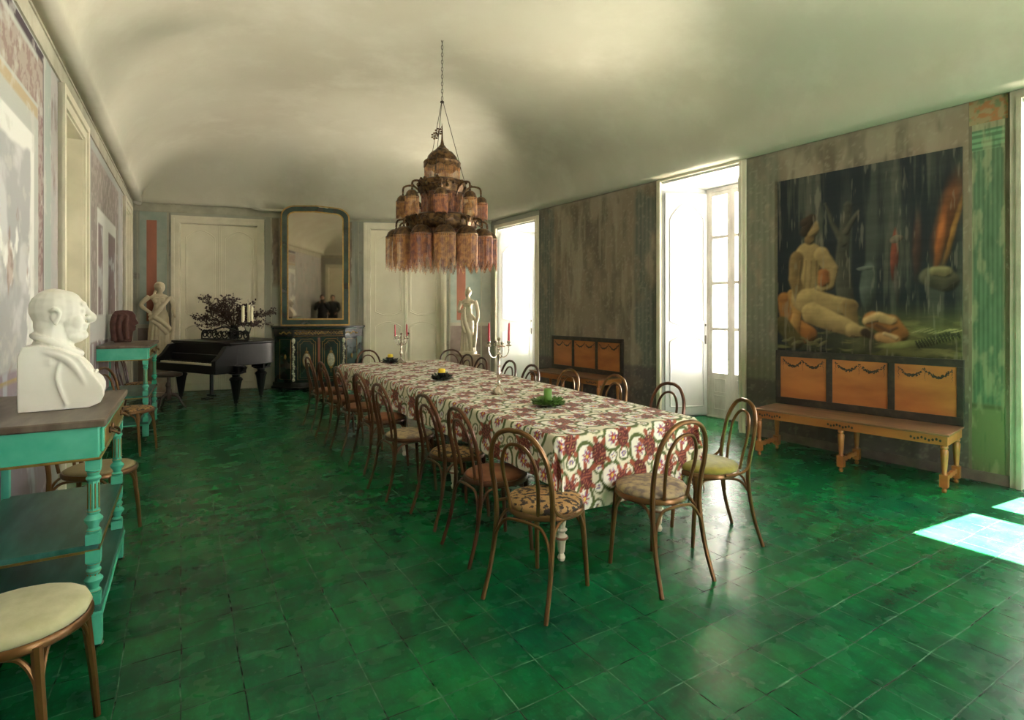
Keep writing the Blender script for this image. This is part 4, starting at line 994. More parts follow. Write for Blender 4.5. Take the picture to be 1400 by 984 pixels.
# standing robed woman with a hand on her hip (1.25 m), looks along +x rotated later; front is -y
def statue1():
    p = [('l',[(.19,0),(.19,.05),(.16,.06)],(0,0,0))]
    p += drape(.155,.135,.09,.05,.80,13,3)
    p += [('e',(.0,0,.70),(.125,.095,.10)), ('t',[(0,0,.74),(.005,.0,.86),(0,.0,.98)],(.098,.085,.105)), ('e',(.0,-.0,.98),(.135,.075,.07)), ('e',(-.05,-.06,.93),(.045,.04,.045)), ('e',(.05,-.06,.93),(.045,.04,.045)),
      ('t',[(0,0,1.0),(.005,-.005,1.08)],(.045,.040)), ('e',(.02,-.02,1.145),(.062,.072,.085),(.15,'Y')), ('e',(.03,-.085,1.135),(.010,.018,.016)), ('e',(-.0,.02,1.17),(.080,.084,.078)), ('e',(-.03,.085,1.15),(.05,.05,.05)), ('t',[(-.04,.05,1.14),(-.07,.04,1.06),(-.09,-.02,.98)],(.022,.020,.014)), ('t',[(.07,-.03,1.19),(.0,-.06,1.215),(-.06,-.02,1.19)],(.020,.022,.020)), ('e',(.03,-.075,1.105),(.02,.012,.01)),
      ('t',[(-.14,0,1.0),(-.235,.01,.90),(-.245,.0,.84),(-.15,-.03,.76)],(.042,.036,.032,.024)), ('e',(-.14,-.03,.745),(.032,.02,.03)),
      ('t',[(.14,0,1.0),(.20,-.02,.87),(.21,-.10,.76),(.225,-.12,.70)],(.042,.036,.028,.020)), ('e',(.23,-.125,.68),(.02,.015,.035)),
      ('t',[(.14,-.03,.98),(.02,-.11,.80),(-.13,-.08,.62)],(.03,.035,.03)), ('t',[(-.14,-.04,.70),(.0,-.13,.62),(.13,-.10,.50),(.15,-.02,.42)],(.028,.034,.034,.02)), ('t',[(-.13,-.05,.62),(.0,-.13,.53),(.12,-.11,.38)],(.022,.028,.024)),
      ('t',[(.21,-.08,.70),(.20,-.07,.5),(.17,-.05,.2)],(.02,.03,.03))]
    return p
def statue2():
    p = [('l',[(.17,0),(.17,.05),(.14,.06)],(0,0,0))]
    p += drape(.13,.115,.075,.05,.70,13,8)
    p += [('e',(.0,0,.66),(.118,.088,.10)), ('t',[(0,0,.70),(.0,.0,.84),(0,.0,.97)],(.090,.076,.098)), ('e',(.0,0,.98),(.130,.07,.065)), ('e',(-.045,-.055,.92),(.042,.04,.042)), ('e',(.045,-.055,.92),(.042,.04,.042)),
      ('t',[(0,0,1.0),(.0,-.005,1.08)],(.042,.038)), ('e',(0,-.015,1.14),(.056,.068,.078)), ('e',(0,-.082,1.13),(.012,.014,.016)), ('e',(0,.015,1.165),(.066,.070,.068)), ('e',(0,.04,1.235),(.03,.03,.03)), ('e',(0,-.072,1.10),(.02,.012,.01)),
      ('t',[(-.135,0,1.0),(-.175,-.02,.86),(-.12,-.10,.80),(-.03,-.12,.86)],(.040,.034,.030,.022)), ('e',(-.02,-.125,.865),(.022,.018,.025)),
      ('t',[(.135,0,1.0),(.185,.0,.84),(.20,-.03,.68),(.18,-.07,.58)],(.040,.034,.030,.022)), ('e',(.175,-.075,.55),(.022,.02,.035)),
      ('t',[(-.03,-.12,.84),(-.02,-.12,.62),(.05,-.10,.38),(.08,-.09,.12)],(.02,.032,.034,.03)), ('t',[(-.07,-.11,.82),(-.08,-.12,.6),(-.03,-.11,.4)],(.018,.026,.026)), ('t',[(.18,-.07,.56),(.17,-.07,.40),(.14,-.06,.14)],(.03,.035,.035)), ('t',[(.06,.0,.74),(.17,-.04,.62),(.17,-.08,.54)],(.03,.03,.028))]
    return p
def pedestal(x, y, h, w_, rz, label, m):
    b = MB(); t = thing('pedestal', label, 'pedestal', (x, y, 0), rz)
    b.box(-w_*.62,w_*.62,-w_*.62,w_*.62,0,.07); b.build('plinth', m, t, bevel=.006)
    b = MB(); b.box(-w_*.5,w_*.5,-w_*.5,w_*.5,.07,h-.05); b.build('shaft', m, t, bevel=.008)
    b = MB(); b.box(-w_*.58,w_*.58,-w_*.58,w_*.58,h-.05,h); b.build('cap', m, t, bevel=.006)
    return t
M['pedstone'] = mat('mottled_pedestal_stone', (.40,.34,.24), .6, col2=(.28,.17,.11), scale=6)
sy = 9.62; sx_ = (218-CX)/F*sy; z0 = H-(488-HZ)/F*sy
pedestal(sx_, sy, z0, .30, T_ANG, 'stone pedestal behind the piano carrying the statue with hand on hip', M['pedstone'])
sculpt('marble_statue', statue1(), M['stone'], 'pale robed female statue with hand on hip, behind the piano keyboard', 'statue', (sx_, sy, z0), T_ANG*.9, .009, (HZ-385+488-HZ)/F*sy/1.245)
sy = 9.9; sx_ = (640-CX)/F*sy; z0 = H-(484-HZ)/F*sy
pedestal(sx_, sy, z0, .30, T_ANG, 'pale pedestal in the far corner under the slender statue', M['pedstone'])
sculpt('marble_statue', statue2(), M['stone'], 'slender golden-toned draped statue in the far corner beside the bright window', 'statue', (sx_, sy, z0), -.25, .009, (484-392)/F*sy/1.265)

# ---------------------------------------------------------------- benches
def bench(A, B, label, wallw=None):
    """A: near front foot, B: far front foot. local y from near to far, x towards the wall"""
    t = (B-A).normalized(); L = (B-A).length
    th = thing('bench', label, 'bench', (A.x, A.y, 0), math.atan2(t.y, t.x)-PI/2, 'long painted wall benches')
    # local +x must point to the windows: after rotation local x = (t.y,-t.x)
    SH, DP, BH = .485, .46, 1.06; e = .04
    b = MB(); b.box(-e, DP+.02, -e, L+e, SH-.018, SH); b.build('seat', M['seatwood'], th, bevel=.004)
    b = MB(); b.box(-e+.012, DP, -e+.012, L+e-.012, SH-.095, SH-.018)
    b.build('apron', M['ochre'], th, bevel=.004)
    b = MB()
    for yy in (.12, L*.5, L-.12):
        for k in range(9): b.ell((-e+.010, yy-.10+k*.025, SH-.058+.008*math.sin(k*1.6)), (.003,.010,.012), n=6)
    b.build('painted_garland', M['blackpaint'], th)
    leg = [(.0,0),(.014,.003),(.020,.022),(.012,.038),(.022,.046),(.024,.052)]
    up = [(.018,.150),(.022,.155),(.017,.168),(.020,.20),(.027,.30),(.029,.345),(.020,.358),(.027,.368),(.027,.380),(.02,.390)]
    for yy in (0, L/2, L):
        for xx in (0, DP-.06):
            b = MB(Matrix.Translation((xx, yy, 0))); b.lathe(leg, 14); b.box(-.028,.028,-.028,.028,.05,.15); b.lathe(up, 14); b.build('leg', M['ochre'], th)
        n = 16; pts = [(.028+(DP-.116)*i/n, .085+.016*abs(math.sin(i*PI/4))) for i in range(n+1)]+[(.028+(DP-.116)*(n-i)/n, .130+.010*math.sin(i*PI/4)**2) for i in range(n+1)]
        b = MB(Matrix.Translation((0, yy, 0))); b.prism(pts, -.011, .011, axis='y'); b.build('stretcher', M['ochre'], th)
    # back
    xb = DP-.005
    b = MB(); z0, z1 = SH, BH; ys = np.linspace(-e, L+e, 4); st = .028
    b.box(xb, xb+.035, -e, L+e, z1-.065, z1); b.box(xb, xb+.035, -e, L+e, z0, z0+.075)
    for k in range(4):
        c0 = ys[k]; s0, s1 = (c0, c0+.05) if k == 0 else ((c0-.05, c0) if k == 3 else (c0-st, c0+st)); b.box(xb, xb+.035, s0, s1, z0+.075, z1-.065)
    b.build('back_frame', M['blackpaint'], th, bevel=.003)
    for k in range(3):
        a = ys[k]+(.05 if k == 0 else st); c_ = ys[k+1]-(.05 if k == 2 else st)
        b = MB(); b.box(xb+.010, xb+.030, a, c_, z0+.075, z1-.065); pn = b.build('back_panel', M['ochre'], th, smooth=False)
        b = MB(); rnd = random.Random(k); W_ = c_-a
        for q in range(70):
            u = q/69; sw = abs(math.sin(u*PI*2.0)); zz_ = z1-.10-.065*sw; n_ = 1+int(2.5*sw)
            for _ in range(n_): b.ell((xb+.009, a+.03+(W_-.06)*u+rnd.uniform(-.006,.006), zz_+rnd.uniform(-.012,.012)), (.002,rnd.uniform(.004,.009),rnd.uniform(.004,.009)), n=5)
        for u in (0, .5, 1):
            for q in range(8): b.ell((xb+.009, a+.03+(W_-.06)*u+rnd.uniform(-.005,.005), z1-.10-q*.014), (.002,.005*(1-q/10),.006), n=5)
        b.build('garland', M['blackpaint'], pn)
    return th
bench(P(1291,674), P(1038,622), 'ochre and black painted wall bench under the big painting')
A2, B2 = WRb.a+WRb.t*WRb.u(852)+WRb.n*.52, WRb.a+WRb.t*WRb.u(760)+WRb.n*.52
bench(A2, B2, 'ochre and black painted wall bench between the two windows, behind the table')

# ---------------------------------------------------------------- green and gilt cabinet, mirror above
uc = (WB1.u(372)+min(WB1.u(484), WB1.L))/2+.10
CABL = 1.62
cab = thing('cabinet', 'dark green lacquered cabinet with gilt mounts and cream oval plaques under the tall mirror', 'cabinet', WB1.a+WB1.t*uc+WB1.n*.015, math.atan2(WB1.t.y, WB1.t.x))
sgn = 1 if Vector((-WB1.t.y, WB1.t.x, 0)).dot(WB1.n) > 0 else -1
# local frame: x along the wall, y = -1*... into the room is sgn*y
def cabpoly(e): 
    w2, wc = CABL/2+e, .47+e*.6
    return [(-w2, 0), (-w2, sgn*(.12+e)), (-w2+.10, sgn*(.20+e)), (-wc, sgn*(.40+e)), (wc, sgn*(.40+e)), (w2-.10, sgn*(.20+e)), (w2, sgn*(.12+e)), (w2, 0)]
def pr(b, e, z0, z1):
    q = cabpoly(e); 
    if sgn < 0: q = q[::-1]
    b.prism(q[::-1], z0, z1); return b
CH = 1.20
pr(MB(), .02, .04, .14).build('base', M['cabblack'], cab, bevel=.008)
pr(MB(), .045, .03, .07).build('plinth_moulding', M['cabblack'], cab, bevel=.01)
pr(MB(), -.01, .14, CH-.20).build('carcass', M['cabgreen'], cab, bevel=.004)
pr(MB(), .005, CH-.20, CH-.06).build('frieze', M['cabblack'], cab, bevel=.004)
pr(MB(), .03, CH-.06, CH-.03).build('cornice_moulding', M['cabgreen'], cab, bevel=.01)
pr(MB(), .05, CH-.03, CH).build('top', M['cabblack'], cab, bevel=.008)
yf = sgn*.392
def facebox(b, x0, x1, y0, y1, z0, z1): b.box(x0, x1, sgn*y0, sgn*y1, z0, z1)
for s_ in (-1, 1):
    x0, x1 = (s_*.035, s_*.40); x0, x1 = min(x0,x1), max(x0,x1)
    b = MB(); facebox(b, x0, x1, .388, .404, .17, CH-.22); dr = b.build('door', M['cabgreen'], cab, bevel=.004)
    b = MB(); y = sgn*.406
    for (ix, r_) in ((.025, .005), (.065, .004)):
        xa, xb, za, zb = x0+ix, x1-ix, .17+ix, CH-.22-ix
        pts = [(xa,y,za),(xa,y,zb-.05)]+catmull([(xa,y,zb-.05),(xa+.03,y,zb-.045),(xa+.06,y,zb),((xa+xb)/2,y,zb),(xb-.06,y,zb),(xb-.03,y,zb-.045),(xb,y,zb-.05)], 3)+[(xb,y,zb-.05),(xb,y,za)]
        b.tube(pts, r_, 5, closed=True)
    b.build('gilt_border', M['gold'], dr)
    xm = (x0+x1)/2
    b = MB(Matrix.Translation((xm, sgn*.404, .56)) @ Matrix.Rotation(-sgn*PI/2, 4, 'X')); b.lathe([(0,.014),(.045,.010),(.062,.0),(0,-.002)], 24, sx=1.0, sy=2.0); b.build('plaque', M['porcelain'], dr)
    b = MB(); b.tube([(xm+.068*math.cos(2*PI*k/24), sgn*.406, .56+.135*math.sin(2*PI*k/24)) for k in range(24)], .007, 6, closed=True)
    b.ell((xm, sgn*.408, .715), (.03,.01,.02)); b.ell((xm, sgn*.408, .41), (.03,.01,.02)); b.tube([(xm,sgn*.406,.73),(xm,sgn*.406,.80)], .006, 5); b.tube([(xm,sgn*.406,.40),(xm,sgn*.406,.32)], .006, 5); b.build('oval_mount', M['gold'], dr)
b = MB(); facebox(b, -.022, .022, .39, .412, .17, CH-.22); b.build('centre_strip', M['ringwood'], cab, bevel=.004)
for s_ in (-1, 1):      # carved mounts on the corners of the centre
    b = MB(); x = s_*.45
    facebox(b, x-.035, x+.035, .35, .405, .14, CH-.20); pl = b.build('pilaster', M['cabblack'], cab, bevel=.004)
    b = MB(); 
    for k in range(16): b.ell((x+.008*math.sin(k*1.7), sgn*.408, .22+k*.045), (.018+.010*math.sin(k*.9)**2,.010,.024), n=8)
    b.ell((x, sgn*.412, .93), (.032,.02,.045)); b.ell((x, sgn*.412, .19), (.028,.016,.03)); b.build('gilt_mount', M['porcelain'], pl)
    # angled side panel border
    xa, ya, xb2, yb2 = s_*.50, .385, s_*.70, .215
    b = MB(); q = [(xa,ya),(xb2,yb2)]
    pts = [(xa,sgn*ya,.20),(xa,sgn*ya,CH-.25),(xb2,sgn*yb2,CH-.25),(xb2,sgn*yb2,.20)]; b.tube(pts, .005, 5, closed=True)
    mx_, my_ = (xa+xb2)/2, (ya+yb2)/2
    b.ell((mx_, sgn*(my_+.004), .62), (.02,.012,.05)); b.build('side_gilding', M['gold'], cab)
b = MB()
for k in range(34):
    x = -.42+.84*k/33; b.ell((x, sgn*.408, CH-.13+.022*math.sin(k*1.45)), (.014,.008,.016), n=6); b.ell((x, sgn*.408, CH-.13-.022*math.sin(k*1.45)), (.010,.006,.010), n=6)
for s_ in (-1, 1):
    for k in range(9):
        f_ = k/8; b.ell((s_*(.50+.20*f_), sgn*(.395-.17*f_), CH-.13+.018*math.sin(k*1.5)), (.014,.010,.016), n=6)
b.tube([(-.44,sgn*.408,CH-.19),(.44,sgn*.408,CH-.19)], .005, 5); b.tube([(-.44,sgn*.408,CH-.075),(.44,sgn*.408,CH-.075)], .005, 5)
b.build('frieze_mounts', M['gold'], cab)
for (x, y) in ((-.7,.12),(.7,.12),(-.42,.34),(.42,.34)):
    b = MB(Matrix.Translation((x, sgn*y, 0))); b.lathe([(.02,0),(.045,.012),(.048,.03),(.03,.045)], 14); b.build('foot', M['cabblack'], cab)

# mirror: local x along wall, z up, standing on the cabinet top
ua, ub = WB1.u(385), WB1.u(477.5); um = (ua+ub)/2; mw = (ub-ua)
zt = WB1.z(430, 282); zb0 = CH+.004
mir = thing('mirror', 'tall arched mirror in a dark green and gilt frame standing on the green cabinet', 'mirror', WB1.a+WB1.t*um+WB1.n*.15+Vector((0,0,zb0)), math.atan2(WB1.t.y, WB1.t.x))
mh = zt-zb0
def arch(e, n=8):
    w2 = mw/2-e; h_ = mh-e; r_ = max(.28-e, .05); rz_ = max(.20-e*.7, .05)
    pts = [(-w2, e), (-w2, h_-rz_-.06)]
    for k in range(1, n+1):
        a = PI-PI/2*k/n; pts.append((-w2+r_+r_*math.cos(a), h_-rz_-.04+rz_*math.sin(a)))
    pts.append((0, h_+.0))
    L_ = pts[:-1]; return L_+[(0, h_-.018)]+[(-x, z) for x, z in L_[::-1]]
def ringprism(b, e0, e1, y0, y1):
    o_, i_ = arch(e0), arch(e1); n = len(o_); vs = []
    for (pp, yy) in ((o_, y0), (i_, y0), (i_, y1), (o_, y1)): vs += [(x, sgn*yy, z) for x, z in pp]
    fs = []
    for k in range(n):
        k2 = (k+1) % n
        for r_ in range(4): fs.append((r_*n+k, r_*n+k2, ((r_+1) % 4)*n+k2, ((r_+1) % 4)*n+k))
    b.add(vs, fs)
b = MB(); ringprism(b, .018, .125, .0, .055); b.build('frame', M['cabgreen'], mir, smooth=False)
b = MB(); ringprism(b, .0, .022, .0, .068); ringprism(b, .112, .135, .02, .064); b.build('gilt_edge', M['gold'], mir, smooth=False)
b = MB(); q = arch(.12); b.prism(q, sgn*.012, sgn*.022, axis='y'); b.build('mirror_glass', M['mirror'], mir, smooth=False).rotation_euler = (-sgn*math.radians(1.0), 0, 0)

# ---------------------------------------------------------------- grand piano
pa, pb = P(247.5, 546), P(322.5, 556)          # front feet, bass side and treble side
tx = (pb-pa).normalized(); ang = math.atan2(tx.y, tx.x)
cx_, cy_ = pa.x, pa.y
pn = thing('grand_piano', 'black lacquered grand piano with fretwork music desk at the far end of the room', 'piano', (cx_, cy_, 0), ang)
PW_ = (pb-pa).length; KZ = .60; TP = 1.0
x0, x1 = -.06, PW_+.02
yk = -.30
body = [(x0,yk+.20),(x1,yk+.20),(x1+.0,.62),(x1-.02,.86),(x1-.22,1.10),(x1-.42,1.28),(x1-.55,1.42),(x0+.42,1.50),(x0+.10,1.44),(x0,1.28)]
bp_ = [Vector((p[0],p[1],0)) for p in body]
sm = [Vector((x0,yk+.20,0)), Vector((x1,yk+.20,0))]+catmull([Vector((x1,.50,0)), Vector((x1-.03,.68,0)), Vector((x1-.22,.84,0)), Vector((x1-.42,.96,0)), Vector((x1-.56,1.07,0)), Vector((x0+.55,1.14,0)), Vector((x0+.22,1.14,0)), Vector((x0+.03,1.06,0)), Vector((x0,.9,0))], 4)
b = MB(); b.prism([(p.x,p.y) for p in sm], KZ+.03, TP-.03); b.build('case', M['ebony'], pn, bevel=.01, angle=30)
b = MB(); ce_ = sum(sm, Vector())/len(sm); b.prism([((p.x-ce_.x)*1.02+ce_.x, (p.y-ce_.y)*1.02+ce_.y) for p in sm], TP-.03, TP); b.build('lid', M['ebony'], pn, bevel=.008, angle=30)
b = MB(); b.box(x0-.02, x1+.02, yk-.06, yk+.26, KZ-.07, KZ+.06); b.box(x0-.02, x1+.02, yk+.14, yk+.22, KZ+.06, KZ+.2); b.build('key_bed', M['ebony'], pn, bevel=.01)
for xx in (x0-.02, x1-.08): b = MB(); b.prism([(yk-.06,KZ+.05),(yk+.30,KZ+.05),(yk+.30,TP-.04),(yk+.12,TP-.06),(yk+.02,KZ+.20),(yk-.06,KZ+.13)], xx, xx+.10, axis='x'); b.build('key_cheek', M['ebony'], pn, bevel=.008)
b = MB(); b.box(x0+.09, x1-.09, yk-.045, yk+.10, KZ+.06, KZ+.085); kb = b.build('keyboard', M['ivory'], pn)
b = MB(); kw = (x1-x0-.18)/52
for k in range(51):
    if k % 7 in (0,1,3,4,5): b.box(x0+.09+kw*(k+1)-.005, x0+.09+kw*(k+1)+.005, yk+.005, yk+.10, KZ+.085, KZ+.097)
b.build('black_keys', M['ebony'], kb)
lg = [(0,0),(.012,.004),(.024,.02),(.012,.04),(.030,.055),(.036,.07),(.03,.09),(.045,.14),(.075,.36),(.085,.40),(.10,.425),(.085,.45),(.055,.47),(.06,.50),(.12,.52),(.13,.54)]
for (lx, ly) in ((.0,0.),(PW_,0.),(PW_*.72,.74)):
    b = MB(Matrix.Translation((lx, ly, 0))); b.lathe(lg, 8); b.box(-.15,.15,-.07,.07,.53,KZ+.04); b.prism([(-.24,KZ+.03),(-.2,KZ-.03),(-.12,.53),(.12,.53),(.2,KZ-.03),(.24,KZ+.03)], -.03, .03, axis='y'); b.build('leg', M['ebony'], pn, angle=30)
b = MB(); md = .36
def scroll(cx, cz, r_, t0, turns, dirn=1, n=26): return [(cx+dirn*r_*(1-.75*i/n)*math.cos(t0+turns*2*PI*i/n), .32, cz+r_*(1-.75*i/n)*math.sin(t0+turns*2*PI*i/n)) for i in range(n+1)]
mx0 = x0+.12; mw_ = x1-x0-.28
b.tube([(mx0,.32,TP+.01),(mx0+mw_,.32,TP+.01)], .016, 6)
b.tube(catmull([(mx0,.32,TP+.02),(mx0+.03,.32,TP+.13),(mx0+mw_*.22,.32,TP+.15),(mx0+mw_*.36,.32,TP+.19),(mx0+mw_*.5,.32,TP+.22),(mx0+mw_*.64,.32,TP+.19),(mx0+mw_*.78,.32,TP+.15),(mx0+mw_-.03,.32,TP+.13),(mx0+mw_,.32,TP+.02)], 6), .014, 6)
for i in range(9):
    cx2 = mx0+.08+i*(mw_-.16)/8; b.tube(scroll(cx2, TP+.09, .08, i*.9, 1.4, 1 if i % 2 else -1), .011, 6)
    b.tube(scroll(cx2+.05, TP+.13, .035, i*1.3, 1.1, -1 if i % 2 else 1), .009, 5)
b.build('music_desk', M['ebony'], pn)
b = MB(); b.box(PW_*.5-.09, PW_*.5+.09, .05, .09, .10, .13); b.box(PW_*.5-.02, PW_*.5+.02, .05, .09, .10, KZ); 
for s_ in (-.05,.05): b.box(PW_*.5+s_-.015, PW_*.5+s_+.015, -.06, .06, .06, .085)
b.build('pedal_lyre', M['ebony'], pn)
def pl(x, y, z=0): 
    c_, s_ = math.cos(ang), math.sin(ang); return Vector((cx_+x*c_-y*s_, cy_+x*s_+y*c_, z))

# piano stool
sp = P(230, 560); M['stoolwood'] = mat('dark_stool_wood', (.035,.015,.010), .4)
sp = P(230, 560); st = thing('piano_stool', 'round dark revolving stool on a turned tripod in front of the piano', 'stool', (sp.x, sp.y, 0), .4)
b = MB(); b.lathe([(0,.50),(.16,.50),(.185,.51),(.19,.53),(.18,.55),(.12,.565),(0,.57)], 28); b.build('seat', M['stoolwood'], st)
b = MB(); b.lathe([(.03,.16),(.045,.18),(.05,.24),(.03,.28),(.028,.34),(.04,.36),(.03,.40),(.018,.42),(.018,.50)], 14); b.build('column', M['stoolwood'], st)
for k in range(3):
    a = 2*PI*k/3; b = MB(); b.tube(catmull([(.03*math.cos(a),.03*math.sin(a),.24),(.12*math.cos(a),.12*math.sin(a),.20),(.19*math.cos(a),.19*math.sin(a),.07),(.24*math.cos(a),.24*math.sin(a),.018)], 5), [.022]*6+[.016]*10, 8); b.build('leg', M['stoolwood'], st)

# things on the piano lid
def on_lid(px, y_): # point on lid plane seen at column px and depth y_
    return Vector(((px-CX)/F*y_, y_, TP))
v0 = on_lid(320, 9.25)
vs_ = thing('vase_of_branches', 'vase of dark purple-leaved branches spreading over the piano lid', 'vase', (v0.x, v0.y, TP+.001), 0)
b = MB(); b.lathe([(0,0),(.06,0),(.075,.03),(.085,.10),(.07,.18),(.05,.22),(.06,.24),(.052,.24),(.042,.22),(0,.20)], 20); b.build('vase', M['blackglass'], vs_)
tw = MB(); lf = MB(); rnd = random.Random(9)
def leaf(p, d, s):
    if p.z < .09: return
    d = d.normalized(); sd2 = d.cross(Vector((rnd.uniform(-1,1),rnd.uniform(-1,1),rnd.uniform(-1,1)))).normalized()*s*.38; up = d.cross(sd2).normalized()*s*.10
    lf.add([p, p+d*s*.5+sd2, p+d*s, p+d*s*.5-sd2, p+d*s*.5+up], [(0,1,4),(1,2,4),(2,3,4),(3,0,4),(0,3,2,1)])
for k in range(32):
    a = rnd.uniform(0, 2*PI); sp_ = rnd.uniform(.25,.68); hh = rnd.uniform(.15,.52)
    if k % 3 == 0: sp_ = rnd.uniform(.5,.72); hh = rnd.uniform(.0,.30)
    e_ = Vector((math.cos(a)*sp_, math.sin(a)*sp_*.4, .22+hh)); pts = catmull([(0,0,.18), e_*.35+Vector((0,0,.18)), e_*.75+Vector((0,0,.10)), e_], 5)
    tw.tube(pts, lambda t: .006*(1-t)+.002, 5)
    for q in range(5, len(pts)):
        for _ in range(2):
            dr_ = Vector((rnd.uniform(-1,1),rnd.uniform(-1,1),rnd.uniform(-.6,1))); s2 = rnd.uniform(.04,.11)
            tw.tube([pts[q], pts[q]+dr_.normalized()*s2], .0018, 4)
            for j in range(3): leaf(pts[q]+dr_.normalized()*s2*(j+1)/3, dr_+Vector((rnd.uniform(-1,1),rnd.uniform(-1,1),rnd.uniform(-1,1))), rnd.uniform(.026,.050))
tw.build('branches', M['twig'], vs_); lf.build('foliage', M['bushleaf'], vs_, smooth=False)
c0 = on_lid(339, 8.98)
cg = thing('candle_vase', 'clear footed glass holding three thick cream candles on the piano', 'candle holder', (c0.x, c0.y, TP+.001), 0)
b = MB(); b.lathe([(0,0),(.075,0),(.072,.012),(.018,.03),(.015,.08),(.03,.12),(.055,.22),(.062,.30),(.058,.30),(.05,.22),(.02,.13),(0,.12)], 24); b.build('glass', M['clear'], cg)
b = MB()
for k in range(60):
    a = rnd.uniform(0, 2*PI); r_ = rnd.uniform(.05,.16); b.ell((r_*math.cos(a), r_*math.sin(a), .26+rnd.uniform(-.03,.06)), (.022,.016,.014), (rnd.uniform(0,3),'Z'), n=6)
b.build('dried_foliage', M['bushleaf'], cg)
for k in range(3):
    b = MB(); hh = (.26,.28,.25)[k]; b.lathe([(0,0),(.024,0),(.024,hh),(.018,hh+.003),(.004,hh-.003),(0,hh-.003)], 16); b.tube([(0,0,hh-.004),(0,0,hh+.012)], .0012, 4)
    o = b.build('pillar_candle', M['creamwax']); o.location = (c0.x+(k-1)*.072, c0.y+(-.02,.03,-.02)[k], TP+.30)
    tag(o, 'thick cream candle on the piano, %s of the three' % ('piano-keyboard side one', 'middle one', 'cabinet side one')[k] if False else 'thick cream candle on the piano, %s' % ('the one toward the keyboard end', 'the middle one of three', 'the one toward the mirror')[k], 'candle', 'cream candles on the piano')
b = MB(); c1 = on_lid(300, 8.9); b.box(-.05,.05,-.01,.01,0,.13); o = b.build('picture_card', M['ivory']); o.location = (c1.x+.25, c1.y+.25, TP+.001); o.rotation_euler = (-.1,0,.2); tag(o, 'small pale card propped on the piano lid by the branches', 'card')

# ---------------------------------------------------------------- painting on the window wall
pu0, pu1 = WRb.L+0.0, 0
WP = WRa if True else WRb
ux0, ux1 = WRa.u(1066), WRa.u(1317)
zt0, zt1 = WRa.z(1066, 249), WRa.z(1317, 201); zb_ = 1.02
def painted_plane(name, W, ua, ub, za, zb2, fn, label=None, cat=None, res=.008, th=.012, d=.004, mname=None, rough=.6, bump=.1, kind=None, frame=None):
    nu, nv = max(2, int((ub-ua)/res)), max(2, int((max(zb2 if not callable(zb2) else zb2(0), zb2 if not callable(zb2) else zb2(1))-za)/res))
    mb = MB(W.mtx()); U, V = np.meshgrid(np.linspace(0,1,nu+1), np.linspace(0,1,nv+1), indexing='ij')
    top = zb2 if callable(zb2) else (lambda q: zb2)
    vs = [(ua+(ub-ua)*u, d+th, za+(top(u)-za)*v) for u, v in zip(U.ravel(), V.ravel())]
    fs = [(i*(nv+1)+j, (i+1)*(nv+1)+j, (i+1)*(nv+1)+j+1, i*(nv+1)+j+1) for i in range(nu) for j in range(nv)]
    mb.add(vs, fs); me = mb.mesh(name, smooth=False)
    paint(me, fn(U.ravel(), V.ravel(), ub-ua, top(0)-za))
    if mname not in M: M[mname] = colmat(mname, rough, bump=bump, nscale=14, spec=.3)
    o = put(name, me, M[mname]); s = o.modifiers.new('solid', 'SOLIDIFY'); s.thickness = th; s.offset = -1
    # thickness must go back to the wall
    n0 = me.polygons[0].normal
    if n0.dot(W.n) < 0: me.flip_normals()
    if kind: o['kind'] = kind
    else: tag(o, label, cat)
    return o
